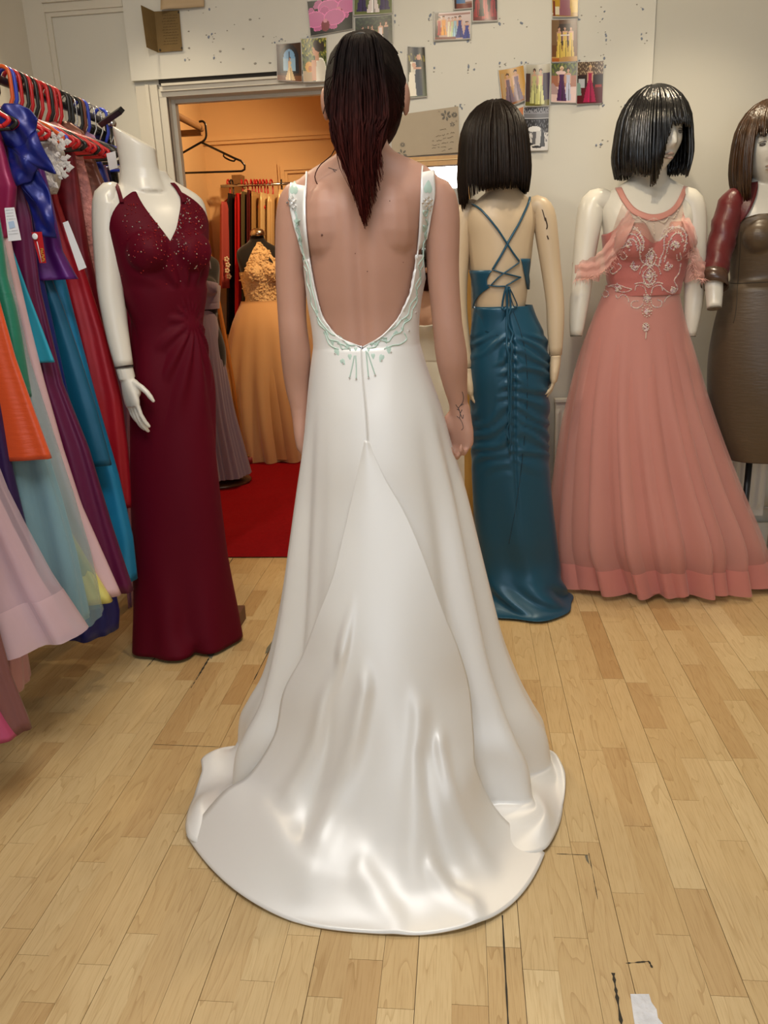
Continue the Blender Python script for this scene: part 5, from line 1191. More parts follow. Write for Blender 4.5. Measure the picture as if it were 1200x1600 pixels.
garment('beaded_dress', 'black beaded dress at the far end of the rail', 3.09, [(150,195),(168,206),(179,240),(186,290),(204,400)], cl('blackbead', hexc(14,14,16), 'lace'), fold=.01)
garment('satin_piece', 'deep pink satin hem lying lowest at the left edge', 1.60, [(-80,800),(-40,1000),(-5,1100),(18,1140),(26,1153)], cl('deeppink', hexc(175,70,105)), fold=.01, top=False, cat='garment')
# the royal blue bow: folded loops on the shoulder
bw = empty('satin_bow', (RX+.15, 2.2, 1.6), 'huge royal blue satin bow folded over the rail end gowns', 'bow'); bowm = cl('royal', hexc(14,26,112))
def fan(P, Yk, name):
    pts = []
    for i in range(len(P)):
        p, q = P[i], P[(i+1) % len(P)]; pts += [at(p[0]+(q[0]-p[0])*t, p[1]+(q[1]-p[1])*t, Yk) for t in np.linspace(0, 1, 7)[:-1]]
    pts.append(pts[0]); c = sum(pts, Vector())/len(pts); rows_ = []
    for q in np.linspace(0, 1, 15):
        r0 = []
        for p in pts: w_ = c+(p-c)*q; r0.append(w_+Vector((0, -.012*(1-q*q)+.010*math.sin(w_.x*48-w_.z*34)+.005*math.sin(w_.x*110+w_.z*70), 0)))
        rows_.append(r0)
    return solid(MB().grid(rows_).build(name, bowm, bw), .004, 0)
fan([(2,172),(12,164),(28,162),(44,170),(62,187),(55,205),(42,224),(22,232),(6,226)], 2.17, 'bow_loop')
fan([(8,226),(30,222),(50,206),(57,203),(72,240),(88,272),(74,268),(60,262),(48,284),(30,292),(16,276)], 2.175, 'bow_tail')
fan([(36,288),(60,264),(76,300),(88,345),(87,372),(60,368),(50,340),(40,310)], 2.19, 'bow_tail')
# white lace leaves
lw = empty('lace_trim', (RX+.2, 2.33, 1.6), 'white leaf-shaped guipure lace trim edging the shoulder', 'lace trim'); lm_ = mat('guipure', hexc(215,210,205), .8, .2, bump=(160, .8, .005))
for k in range(46):
    px, py = random.uniform(68, 104), random.uniform(205, 290)
    if px > 72+34*math.sin((py-200)/90*PI)+8: continue
    c = at(px, py, 2.335); a = random.uniform(-.6, 1.0); L_ = random.uniform(.018, .032); d = Vector((math.cos(a), -.25, -math.sin(a))); s_ = Vector((math.sin(a), 0, math.cos(a)))*L_*.3
    MB().add([c, c+d*L_*.5+s_, c+d*L_, c+d*L_*.5-s_, c+d*L_*.5+Vector((0, -.005, 0))], [(0,1,4),(1,2,4),(2,3,4),(3,0,4)]).build('lace_leaf', lm_, lw)
# swing tickets
def ticket(name, label, quad, Yk, mt, extra=None):
    P = [at(px, py, Yk) for px, py in quad]; r_ = empty(name, tuple(P[0]), label, 'tag')
    v = P+[p+Vector((0, .0012, 0)) for p in P]; MB().add(v, [(0,1,2,3),(7,6,5,4),(0,4,5,1),(1,5,6,2),(2,6,7,3),(3,7,4,0)]).build('card', mt, r_, False)
    def on(u, v_): a = P[0].lerp(P[1], u); b = P[3].lerp(P[2], u); return a.lerp(b, v_)+Vector((0, -.0008, 0))
    if extra: extra(r_, on)
    return r_
wht = mat('card_white', (.74, .74, .76), .5)
def ink_lines(r_, on):
    q = MB()
    for k in range(9):
        v_ = .06+.09*k
        if .38 < v_ < .62: continue
        for u in np.arange(.12, .85, .09):
            if random.random() < .8: q.tube([on(u, v_), on(u+.06, v_+.012)], .0005, 3)
    q.build('print', mat('print_grey', (.30, .30, .32), .7), r_, False, 'stuff')
    MB().add([on(.2, .42), on(.72, .40), on(.76, .60), on(.24, .63)], [(0,1,2,3)]).build('blue_stamp', mat('stamp_blue', (.38, .50, .66), .7), r_, False)
ticket('paper_label', 'white printed label hanging on the turquoise sash', [(7,325),(22,324),(33,375),(13,377)], 2.02, wht, ink_lines)
def red_ex(r_, on):
    c = on(.32, .14); MB().ball(c+Vector((0, -.003, 0)), (.008, .0015, .008), 16, 6).build('rosette', mat('card_white', (.74, .74, .76), .5), r_)
    MB().tube([on(.36, .30), on(.36, .98)], .0010, 4).build('stripe', mat('card_white', (.74, .74, .76), .5), r_)
    q = MB(); v_ = .54
    for ch in ((0,0,1,0),(0,1,1,1),(0,1,0,0),(0,0,1,1),(0,1,1,0),(0,0,1,0),(0,1,1,1)):
        q.tube([on(.58, v_), on(.86, v_+.004)], .0011, 4); q.tube([on(.58 if ch[1] else .86, v_), on(.58 if ch[1] else .86, v_+.045)], .0011, 4)
        if ch[2]: q.tube([on(.72, v_), on(.72, v_+.04)], .0009, 4)
        v_ += .062
    q.build('gold_lettering', mat('gold_print', (.62, .36, .06), .35, metal=.5), r_, False, 'stuff')
ticket('swing_ticket', 'red swing ticket with gold lettering and white rosette', [(49,363),(65,362),(72,411),(62,411)], 2.10, mat('ticket_red', (.42, .01, .015), .4), red_ex)
ticket('paper_label', 'long white paper strip hanging beside purple jacket', [(98,348),(106,345),(135,418),(123,423)], 2.25, wht)
ticket('paper_label', 'white label on the black dress at the rail end', [(166,240),(180,236),(184,262),(171,266)], 2.70, wht)
# dark box on the floor behind the burgundy hem
# ================================================================== fitting room contents
wd = mat('rail_wood', (.20, .10, .035), .45, var=.3, vscale=(40, 4, 40))
b0 = at(315, 201, 4.72); rl = empty('wooden_rail', (b0.x, 4.3, b0.z), 'wooden hanging rail in the upper left of the fitting room', 'rail')
e0 = Vector((b0.x, 3.66, b0.z)); MB().tube([e0, b0], .017, 10).build('pole', wd, rl); MB().box((FX0, 4.70, b0.z-.035), (b0.x, 4.73, b0.z-.005)).build('bracket', wd, rl, False)
hb = MB(); hp = b0+Vector((.008, -.04, .0))
hk = [(-.006,0,.028),(.012,0,.030),(.026,0,.018),(.028,0,-.005),(.026,0,-.045),(.012,0,-.066),(-.006,0,-.075)]
hb.tube(spl([list(hp+Vector(q)) for q in hk], 18), .006, 8); n0 = hp+Vector((-.006, 0, -.075))
hb.tube([n0, n0+Vector((-.175, 0, -.075))], .006, 8); hb.tube([n0, n0+Vector((.18, -.0, -.090)), n0+Vector((.215, 0, -.105)), n0+Vector((.235, 0, -.13)), n0+Vector((.232, 0, -.15)), n0+Vector((.215, 0, -.158))], .006, 8); hb.tube([n0+Vector((.215, 0, -.158)), n0+Vector((-.19, 0, -.150))], .0055, 8)
hb.tube(spl([list(n0+Vector(q)) for q in [(.125,0,-.062),(.12,0,-.078),(.145,0,-.095),(.175,0,-.105),(.185,0,-.095)]], 10), .0045, 6); hb.tube(spl([list(n0+Vector(q)) for q in [(-.17,0,-.072),(-.16,0,-.085),(-.17,0,-.1),(-.19,0,-.105)]], 8), .0045, 6)
tag(hb.build('plastic_hanger', PL['black']), 'empty black hanger dangling in the fitting room doorway', 'hanger')
ra_, rb_ = at(345, 291, 6.0), at(470, 286, 6.0); rr2 = empty('wall_rail', (ra_.x, 6.0, ra_.z), 'chrome clothes rail across the fitting room back wall', 'rail')
MB().tube([ra_, rb_], .010, 10).build('bar', PL['chrome'], rr2)
for px in (372, 466): p = at(px, 289, 6.0); MB().tube([p, (p.x, 6.2, p.z)], .008, 8).build('bracket', PL['chrome'], rr2)
MB().box(tuple(at(363, 290, 6.05)+Vector((0, 0, 0))), tuple(at(372, 273, 6.05)+Vector((.02, .1, .0)))).build('end_block', wd, rr2, False)
hg = [(357,'red'),(362,'black'),(378,'red'),(385,'red'),(393,'red'),(398,'red'),(402,'red'),(407,'red'),(412,'red'),(417,'red'),(424,'red'),(440,'black')]
for k, (px, c) in enumerate(hg):
    p = at(px, 289, 6.0); o = hang('plastic_hanger', 6.0, c, ('%s red hanger from the left on the fitting room rail' % ['first','second','third','fourth','fifth','sixth','seventh','eighth','ninth','tenth'][sum(1 for q_ in hg[:k] if q_[1] == 'red')] if c == 'red' else ('black hanger above the dusty rose coat' if px < 400 else 'black hanger beside the cream gowns')), PI/2+random.uniform(-.2, .2), p.z+.012, p.x, 'hangers on the fitting room rail')
def far_garment(name, label, l, r_, top, bot, mt, Yk=5.97, dep=.16, cat='dress'):
    A, B = at(l, top, Yk), at(r_, top, Yk); Cc, D = at(l, bot, Yk), at(r_, bot, Yk); cx0, cx1 = (A.x+B.x)/2, (Cc.x+D.x)/2; w0, w1 = (B.x-A.x)/2, (D.x-Cc.x)/2; rows_ = []; ph = random.uniform(0, 6)
    for i in range(25):
        t = i/24; cx_ = cx0+(cx1-cx0)*t; w_ = (w0+(w1-w0)*t)*(.45+.55*sm(t, 0, .06)); z = A.z+(Cc.z-A.z)*t
        rows_.append([Vector((cx_+(w_+.010*math.sin(5*a+ph)*t)*math.cos(a), Yk+(dep+.012*math.sin(7*a+ph))*math.sin(a), z)) for a in [2*PI*k/40 for k in range(40)]])
    r0 = empty(name, (cx1, Yk, Cc.z), label, cat, 'garments on the fitting room rail'); MB().grid(rows_[::-1], True, True).build('garment_body', mt, r0); return r0
ct = far_garment('coat', 'dusty rose coat with floral cuff on the fitting room rail', 350, 366, 318, 450, cl('dustyrose', hexc(170,75,70), 'matte'), 5.92, .18, 'coat')
fl = MB()
for (px, py) in ((354,405),(356,414),(355,423),(358,432)):
    c = at(px, py, 5.73)
    for k in range(5): fl.ball(c+Vector((.012*math.cos(k*1.257), 0, .012*math.sin(k*1.257))), (.008, .004, .008), 8, 5)
fl.build('cuff_flowers', mat('cuff_cream', (.7, .6, .45), .7), ct, kind='stuff')
far_garment('dress', 'black dress on the fitting room rail behind the rose coat', 360, 373, 305, 520, cl('farblack', hexc(18,14,14), 'matte'))
far_garment('dress', 'scarlet dress on the fitting room rail', 371, 388, 305, 500, cl('farred', hexc(185,20,20), 'matte'))
far_garment('dress', 'olive grey dress beside the scarlet one', 383, 392, 302, 480, cl('farolive', hexc(90,80,50), 'matte'))
far_garment('dress', 'dark wine dress on the fitting room rail', 391, 402, 300, 480, cl('farwine', hexc(90,20,20), 'matte'))
far_garment('dress', 'sand coloured dress between wine dress and cream satin gown', 397, 407, 302, 480, cl('farsand', hexc(185,150,95), 'satin'))
far_garment('gown', 'cream satin gown under the red hangers', 407, 424, 304, 620, cl('farcream', hexc(215,190,140), 'satin'))
far_garment('gown', 'pale champagne satin gown right of the cream one', 420, 437, 306, 620, cl('farcream2', hexc(205,175,125), 'satin'))
far_garment('gown', 'ivory gown nearest the panelled door', 433, 458, 300, 640, cl('farivory', hexc(215,185,135), 'satin'))
# dress forms
fblk = mat('form_black', (.010, .009, .009), .8, .2, sheen=.3)
def form(label, x, y, s, yaw):
    r_ = empty('dress_form', (x, y, 0), label, 'dress form'); tb = MB(); torso_into(tb, x, y, yaw, s, .95, 1.52, .058, .85); me = union(tb, 'torso', .006, 6); link('torso', me, fblk, r_)
    t = MB(); t.grid([[(x+q*math.cos(a), y+.012+q*math.sin(a), z*s) for a in [2*PI*k/24 for k in range(24)]] for q, z in ((.052, 1.515), (.054, 1.53), (.048, 1.55), (.02, 1.565))], True, True); t.build('neck_cap', mat('neck_cap_chrome', (.55, .5, .42), .25, metal=1), r_)
    return r_, bvh_of(me)
Yc = 5.62; cxm = at(408, 440, Yc).x; fr1, BVc = form('black dress form under the champagne lace gown', cxm, Yc, 1.01, math.radians(24)); stand(fr1, cxm, Yc, .15)
gc = silh([(366,516,716), (356,510,660), (352,500,600), (356,490,550), (364,474,505), (377,446,472)], Yc, .85); gc[0] = (gc[0][0], Yc, .012, gc[0][3], .30, .25)
champ = mat('champagne_tulle', hexc(225,180,125), .65, .2, sheen=.4, trans=.25); champl = mat('champagne_lining', hexc(205,160,105), .6, .3, bump=((40, 40, 3), .4, .01)); clace = cl('champlace', hexc(225,190,140), 'lace')
gnc = empty('lace_gown', (cxm, Yc, 0), 'champagne tulle gown with lace halter bodice in the fitting room', 'gown'); zjc = gc[-1][2]
MB().grid(gown_rows(None, [(p[0], p[1], p[2]+.02*(i == 0), p[3]*.95, p[4]*.92, p[5]*.92) for i, p in enumerate(gc)], lambda a: zjc+.01, .01, 120, 40, 2, mk_fold(5, .03, 5)), True).build('skirt_lining', champl, gnc)
MB().grid(gown_rows(None, gc, lambda a: zjc+.01, .01, 160, 40, 2, mk_fold(8, .06, 10, .4)), True).build('tulle_skirt', champ, gnc)
fc = -PI/2+math.radians(24)
def ztc(a):
    b_ = abs(math.degrees(angdist(a, fc))); return (1.475-.03*sm(b_, 20, 36)-.16*sm(b_, 36, 60)+.0 if b_ < 130 else 1.28)*1.01
bc = MB().grid(gown_rows(BVc, [(cxm, Yc, zjc-.08, .16, .13, .13), (cxm, Yc, zjc-.03, .135, .105, .105), (cxm, Yc, zjc, .125, .10, .10)], ztc, .008, 150, 8, 34, None, 2.2, (cxm, Yc)), True); bc.build('lace_bodice', clace, gnc); BVcl = bvh_of(bc)
ap = MB()
for k in range(420):
    px, py = random.uniform(370, 440), random.uniform(362, 486); h_ = hit(BVcl, px, py, .003)
    if h_ is None: continue
    r_ = random.uniform(.006, .013); ap.ball(h_, (r_, .003, r_*random.uniform(.5, 1)), 6, 4)
for k in range(60):
    py = random.uniform(520, 590); h_ = at(417+6*math.sin(py*.08)+random.uniform(-5, 5)+(py-520)*.08, py, Yc-.20); ap.ball(h_, (.008, .004, .006), 6, 4)
ap.build('lace_applique', clace, gnc, kind='stuff')
khole = MB(); P = [hit(BVcl, px, py, .006) for px, py in ((416,399),(419,400),(425,408),(427,412),(424,411),(419,406))]
if all(P): khole.add(P, [tuple(range(6))]).build('keyhole', fblk, gnc, False)
Yg = 4.78; gxm = at(308, 450, Yg).x; fr2, BVg2 = form('black dress form under the slate lavender gown', gxm, Yg, .96, math.radians(20))
wb = MB(); pb = at(350, 752, Yg-.06); pb.z = 0
wb.grid([[(pb.x-.06+q*math.cos(a), pb.y+.12+q*math.sin(a), z) for a in [2*PI*k/40 for k in range(40)]] for q, z in ((.19, .004), (.20, .014), (.19, .026), (.02, .05), (.016, .8))], True, True); wb.build('wooden_base', mat('base_wood', (.09, .04, .02), .3, .6), fr2)
gg2 = silh([(276,388,742), (277,374,690), (278,362,640), (280,352,580), (282,344,530), (284,337,490), (287,334,478)], Yg, .75); lav = mat('lavender_chiffon', hexc(125,112,130), .65, .2, sheen=.3, bump=((70, 70, 3), .4, .01))
gng = empty('chiffon_gown', (gxm, Yg, 0), 'slate lavender strapless chiffon gown just inside the doorway', 'gown'); zjg = gg2[-1][2]
def plg(a, z, s): return (.007*math.sin(34*a)+.012*math.sin(9*a))*(1-sm(z, .2, 1.05))
MB().grid(gown_rows(None, gg2, lambda a: zjg+.01, .01, 260, 40, 2, plg), True).build('pleated_skirt', lav, gng)
MB().grid(gown_rows(BVg2, [(gxm, Yg, zjg-.02, .098, .08, .08), (gxm, Yg, zjg, .098, .08, .08)], lambda a: 1.295*.96+.02*math.cos(2*angdist(a, -PI/2+.35)), .010, 120, 6, 34, lambda a, z, s: .0018*math.sin(z*210) if s > 1 and z < 1.13 else .0012*math.sin(60*a), 2.2, (gxm, Yg)), True).build('bodice', lav, gng)
MB().tube([hit(BVg2, 322, 392, .006, Yg-.05), hit(BVg2, 326, 405, .008, Yg-.08), at(329, 420, Yg-.1)], .004, 6).build('strap', lav, gng)
op = MB(); op.tube([at(312, 322, 5.15), at(318, 345, 5.15), at(333, 430, 5.15), at(352, 530, 5.15), at(364, 600, 5.15), (at(372, 650, 5.15).x, 5.15, .012)], .014, 8, .5); tag(op.build('wooden_pole', mat('orange_wood', (.50, .17, .02), .45)), 'orange-brown wooden pole leaning behind the lavender gown', 'pole')
tbx = at(390, 716, 5.36); tbx.z = 0; bk = empty('trinket_box', tuple(tbx), 'small round red box of gold beads on the carpet', 'box')
MB().grid([[(tbx.x+q*math.cos(a), tbx.y+q*math.sin(a), z) for a in [2*PI*k/28 for k in range(28)]] for q, z in ((.040, .010), (.046, .013), (.048, .055), (.044, .056), (.043, .048))], True, True).build('box_body', mat('box_red', (.25, .02, .015), .5), bk)
bq = MB()
for k in range(50): a, q = random.uniform(0, 6.28), random.uniform(0, .04); bq.ball((tbx.x+q*math.cos(a), tbx.y+q*math.sin(a), .062+random.uniform(-.008, .012)), .0065, 6, 4)
bq.build('beads', mat('gold_bead', (.55, .32, .10), .3, metal=.6), bk, kind='stuff')
# ================================================================== photographs and cards pinned to the boarding
PY = YW-.0335
phm = vcmat('photo_print', .28, .45); whb = mat('photo_paper', (.74, .73, .70), .4)
def shade(c, f): return tuple(max(0, min(255, x*f)) for x in c)
def fig(cx_, top, bot, dress, skin_c=(205,160,135), hair_c=(60,35,25), wt=.06, wb=.13, arms=True, strap=True):
    h = bot-top; L_ = [('ell', cx_, top+h*.07, wt*.62, h*.062, skin_c), ('ell', cx_, top+h*.045, wt*.70, h*.055, hair_c), ('ell', cx_, top+h*.085, wt*.45, h*.045, skin_c), ('rect', cx_-wt*.22, top+h*.11, cx_+wt*.22, top+h*.17, skin_c)]
    L_ += [('trap', cx_, top+h*.15, top+h*.24, wt*.75, wt*.95, skin_c)]
    if arms: L_ += [('trap', cx_-wt*1.05, top+h*.17, top+h*.48, wt*.22, wt*.2, skin_c), ('trap', cx_+wt*1.05, top+h*.17, top+h*.48, wt*.22, wt*.2, skin_c)]
    L_ += [('trap', cx_, top+h*.21, top+h*.40, wt*.9, wt*.72, dress), ('trap', cx_, top+h*.40, bot, wt*.8, wb, dress), ('trap', cx_+wt*.25, top+h*.45, bot, wt*.1, wb*.18, shade(dress, .72)), ('trap', cx_-wt*.3, top+h*.45, bot, wt*.1, wb*.14, shade(dress, 1.18))]
    return L_
def paint(shapes, u, v, bw=False):
    c = (128, 128, 128)
    for s in shapes:
        k = s[0]
        if k == 'bg': c = s[1]
        elif k == 'grad':
            t = v; c = tuple(a*(1-t)+b*t for a, b in zip(s[1], s[2]))
        elif k == 'noise':
            _, col, th, fr_, y0_, y1_ = s
            if y0_ <= v <= y1_:
                q = math.sin(u*fr_*1.7+2.1*math.sin(v*fr_*.9))+math.sin(v*fr_*1.3+1.7*math.sin(u*fr_*.7+1))
                if q > th: c = col
        elif k == 'ell':
            if ((u-s[1])/s[3])**2+((v-s[2])/s[4])**2 < 1: c = s[5]
        elif k == 'rell':
            a = s[6]; dx, dy = u-s[1], v-s[2]; x_, y_ = dx*math.cos(a)+dy*math.sin(a), -dx*math.sin(a)+dy*math.cos(a)
            r2 = (x_/s[3])**2+(y_/s[4])**2
            if r2 < 1: c = s[5] if r2 < .82 else shade(s[5], 1.18)
        elif k == 'rect':
            if s[1] <= u <= s[3] and s[2] <= v <= s[4]: c = s[5]
        elif k == 'trap':
            if s[2] <= v <= s[3]:
                t = (v-s[2])/(s[3]-s[2]+1e-9); w_ = s[4]+(s[5]-s[4])*t
                if abs(u-s[1]) < w_: c = s[6]
    return c
def photo(label, quad, shapes, border=.03, curl=.006, nx=36, ny=48, off=0.0, grp='photographs on the boarding', edge=None):
    P = [at(px, py, PY-off) for px, py in quad]       # TL TR BR BL
    r_ = empty('photograph', tuple((P[2]+P[3])/2), label, 'photograph', grp)
    def pos(u, v, d=0.0):
        p = P[0].lerp(P[1], u).lerp(P[3].lerp(P[2], u), v); return p+Vector((0, -.002-curl*(v**2)*(.6+.4*math.cos(3*u))-curl*.7*(2*u-1)**2-d, 0))
    MB().grid([[pos(i/8, j/8) for i in range(9)] for j in range(9)]).build('paper', whb, r_); solid(r_.children[0], .0012, -1)
    b = border; me = bpy.data.meshes.new('print'); V = []; Fc = []; Cc = []
    for j in range(ny+1):
        for i in range(nx+1): V.append(tuple(pos(b+(1-2*b)*i/nx, b+(1-2*b)*j/ny, .0016)))
    for j in range(ny):
        for i in range(nx):
            a = j*(nx+1)+i; Fc.append((a, a+nx+1, a+nx+2, a+1)); Cc.append(hexc(*paint(shapes, (i+.5)/nx, (j+.5)/ny)))
    me.from_pydata(V, [], Fc); ca = me.color_attributes.new('Col', 'FLOAT_COLOR', 'CORNER')
    arr = np.ones((len(Fc)*4, 4), np.float32); arr[:, :3] = np.repeat(np.array(Cc, np.float32), 4, axis=0); ca.data.foreach_set('color', arr.ravel()); me.update()
    link('print', me, phm, r_); return r_
def orchid(cx_, cy_, s, ro=0):
    pk = (200,105,160); L_ = []
    for a, rx, ry in ((-1.57, .16, .22), (2.3, .15, .2), (.85, .15, .2)): L_.append(('rell', cx_+s*.8*rx*1.5*math.cos(a+ro), cy_+s*ry*.9*math.sin(a+ro), s*ry, s*rx*.75, pk, a+ro))
    for sd in (-1, 1): L_.append(('rell', cx_+sd*s*.22, cy_-s*.05, s*.25, s*.24, (210,120,172), 0))
    L_ += [('rell', cx_, cy_+s*.16, s*.10, s*.17, (130,45,60), 0), ('ell', cx_, cy_+s*.02, s*.05, s*.06, (225,150,175))]
    return L_
photo('close-up photograph of two pink orchid blooms on black', [(480,3),(552,-6),(552,46),(486,58)], [('bg', (28,30,30)), ('rell', .06, .35, .07, .16, (195,110,160), .1), ('rell', .22, .12, .08, .14, (195,110,160), .5)]+orchid(.68, .30, 1.0, .2)+orchid(.36, .60, 1.0), .01, nx=60, ny=46)
photo('photograph of bridesmaids in purple beside a white dress', [(553,-34),(613,-38),(614,22),(553,26)], [('grad', (80,95,60), (105,115,60))]+fig(.2, -.1, .92, (50,35,85), wb=.14)+fig(.5, .1, .95, (225,215,215), wb=.18)+fig(.8, -.1, .9, (50,35,85), wb=.14), .02)
photo('wedding group photograph with groom in dark suit, behind the ponytail', [(554,28),(614,23),(615,69),(555,76)], [('grad', (35,45,30), (60,60,45)), ('noise', (60,75,45), .6, 30, 0, .5), ('rect', .2, .45, .6, .75, (90,100,45))]+fig(.2, .3, 1.2, (200,195,190), wt=.04, wb=.08)+fig(.35, .27, 1.2, (180,190,205), wt=.04, wb=.08)+fig(.45, .27, 1.2, (180,190,205), wt=.04, wb=.08)+fig(.68, .2, 1.1, (225,215,215), wt=.045, wb=.12)+fig(.83, .18, 1.2, (25,25,30), wt=.06, wb=.07, arms=False), .02)
photo('photograph of a pale dress under a stone arch', [(432,69),(471,66),(473,129),(434,127)], [('bg', (70,45,30)), ('ell', .5, .42, .40, .40, (35,30,35)), ('rect', .1, .42, .9, .8, (35,30,35)), ('ell', .5, .40, .24, .25, (120,165,205)), ('rect', .26, .4, .74, .72, (150,185,210)), ('rect', .48, .2, .52, .6, (60,80,110)), ('rect', .0, .86, 1, 1, (120,75,45))]+fig(.52, .36, .97, (222,190,140), wt=.06, wb=.2), .015)
photo('portrait photograph of a bride looking over her shoulder', [(470,60),(511,58),(512,128),(475,130)], [('grad', (120,125,50), (85,100,50)), ('noise', (55,65,25), .3, 26, 0, .7), ('noise', (190,175,80), 1.1, 30, 0, .4), ('rect', 0, .75, .4, 1, (190,165,130)), ('ell', .26, .66, .16, .13, (225,165,70)), ('ell', .30, .70, .07, .07, (190,110,50)), ('rell', .72, .77, .26, .32, (222,215,200), .1), ('trap', .46, .5, .98, .10, .09, (205,150,120)), ('rect', .52, .38, .68, .52, (205,150,120)), ('ell', .56, .29, .14, .12, (210,155,125)), ('rell', .63, .18, .18, .12, (45,28,22), .5), ('ell', .82, .2, .09, .11, (50,32,25))], .02, nx=44, ny=60)
photo('tall narrow photograph of an embracing bride and groom', [(637,72),(664,73),(668,152),(637,155)], [('grad', (25,22,15), (75,85,50)), ('rect', 0, .15, 1, .4, (45,40,15)), ('noise', (130,120,30), .9, 22, .12, .4), ('trap', .55, .25, .97, .22, .24, (18,18,20)), ('ell', .62, .20, .14, .06, (205,155,125)), ('trap', .30, .30, .55, .15, .12, (215,205,185)), ('trap', .22, .50, .97, .14, .24, (225,218,200)), ('ell', .34, .36, .12, .05, (205,155,125)), ('rect', .3, .40, .75, .44, (200,150,120))], .02)
photo('photograph of a row of dressed shop dummies', [(677,20),(737,16),(736,62),(678,65)], [('grad', (215,200,200), (190,160,150)), ('rect', 0, 0, .12, 1, (50,30,28)), ('rect', .1, .05, 1, .12, (160,120,110)), ('rect', 0, .9, .6, 1, (120,55,45))]+fig(.13, .15, .85, (165,25,30), wt=.05, wb=.06)+fig(.25, .12, .85, (225,150,45), wt=.06, wb=.09)+fig(.40, .18, .9, (225,215,190), wt=.04, wb=.05)+fig(.50, .18, .9, (190,205,160), wt=.04, wb=.05)+fig(.58, .16, .92, (150,185,205), wt=.05, wb=.09)+fig(.71, .15, .95, (30,40,130), wt=.055, wb=.12)+fig(.91, .36, 1.1, (35,45,140), wt=.06, wb=.13), .035, nx=60, ny=44)
photo('photograph cut by the frame top with bright blue dress', [(708,-22),(740,-24),(740,14),(709,17)], [('bg', (150,110,95)), ('rect', 0, .8, 1, 1, (120,60,50)), ('trap', .35, .2, .78, .2, .25, (60,110,165)), ('trap', .8, .2, .7, .2, .22, (205,190,195)), ('rect', 0, 0, .12, 1, (60,35,30))], .04)
photo('photograph of three deep red gowns near the frame top', [(737,-36),(778,-36),(778,34),(738,36)], [('grad', (50,45,30), (110,25,30)), ('rect', 0, .5, 1, .8, (45,30,30))]+fig(.18, -.1, .92, (150,35,45), wb=.14)+fig(.5, -.1, .95, (160,45,55), wb=.15)+fig(.82, -.1, .92, (150,35,45), wb=.14)+[('trap', .35, .55, .9, .05, .12, (30,25,30))], .03)
photo('photograph of mauve gown between yellow curtains at frame top', [(861,-36),(904,-38),(903,28),(862,28)], [('bg', (190,150,45)), ('rect', 0, .85, 1, 1, (170,130,40)), ('trap', .15, .75, .95, .12, .14, (225,215,190)), ('trap', .5, .0, .97, .16, .22, (150,95,110)), ('trap', .9, 0, .9, .12, .14, (200,160,40)), ('rect', .02, .6, .1, 1, (120,50,35))], .02)
photo('photograph of three women in long yellow gowns', [(861,31),(902,29),(902,97),(861,99)], [('grad', (90,60,40), (120,75,40)), ('rect', 0, 0, .3, .6, (125,95,65)), ('rect', .3, .1, .75, .6, (45,28,22)), ('rect', 0, .88, 1, 1, (190,145,85)), ('rect', 0, .92, .3, 1, (175,95,35))]+fig(.3, .16, .9, (215,185,85), wt=.075, wb=.13)+fig(.53, .15, .88, (220,190,90), wt=.075, wb=.13)+fig(.76, .16, .88, (215,185,85), wt=.075, wb=.13)+[('rect', .35, .35, .7, .39, (225,215,210))], .015, nx=44, ny=60)
photo('photograph of blonde woman in purple gown with companion outdoors', [(861,99),(901,97),(900,162),(860,161)], [('grad', (60,75,45), (205,165,165)), ('noise', (120,130,60), .5, 26, 0, .32), ('rect', 0, .32, 1, .6, (170,110,85)), ('rect', 0, .6, 1, 1, (225,195,190)), ('trap', .05, .5, .8, .0, .4, (180,150,150))]+fig(.68, .12, .95, (185,190,215), hair_c=(35,22,22), wt=.09, wb=.12)+fig(.42, .08, .97, (75,25,85), hair_c=(230,205,160), wt=.11, wb=.20)+[('ell', .38, .24, .2, .05, (235,205,200))], .015, nx=44, ny=60)
photo('photograph of woman in long magenta gown inside a shop', [(902,97),(943,95),(941,162),(900,164)], [('grad', (60,45,40), (95,20,30)), ('rect', 0, 0, 1, .3, (95,75,60)), ('noise', (190,170,140), .9, 44, 0, .32), ('rect', 0, .32, 1, .6, (45,30,30)), ('rect', .05, .4, .3, .62, (185,190,195)), ('rect', .7, .55, .95, .68, (150,45,40)), ('rect', 0, .62, 1, 1, (85,12,22)), ('trap', .06, .5, .8, .06, .12, (130,160,150))]+fig(.5, .08, .96, (165,22,75), hair_c=(215,180,130), wt=.09, wb=.25), .012, nx=44, ny=60)
photo('tilted photograph of two women in dusty mauve gowns', [(778,110),(818,102),(824,157),(785,172)], [('grad', (205,165,105), (160,105,50)), ('rect', .72, 0, 1, .85, (200,150,60)), ('rect', .05, .1, .2, .8, (190,160,120)), ('rect', 0, .9, 1, 1, (140,85,40))]+fig(.32, .12, .93, (125,105,120), wt=.09, wb=.2)+fig(.66, .06, .93, (130,108,122), wt=.10, wb=.21), .02, curl=.014)
photo('photograph of two women in pale yellow-green gowns', [(821,101),(860,99),(858,167),(819,169)], [('grad', (200,195,180), (90,80,40)), ('rect', 0, .2, .2, .9, (75,55,55)), ('rect', .72, .2, 1, .85, (50,35,70)), ('rect', 0, .9, 1, 1, (110,105,45))]+fig(.36, .1, .93, (190,190,130), wt=.09, wb=.18)+fig(.62, .1, .95, (205,205,130), wt=.09, wb=.19), .02, curl=.016)
photo('photograph of woman in turquoise gown, half behind the brown wig', [(789,174),(818,166),(816,237),(785,238)], [('grad', (205,165,130), (190,140,110)), ('rect', .75, 0, 1, .5, (200,120,70)), ('rect', 0, .5, .6, .75, (215,190,180))]+fig(.72, .32, 1.02, (60,160,190), wt=.12, wb=.22), .02, curl=.010)
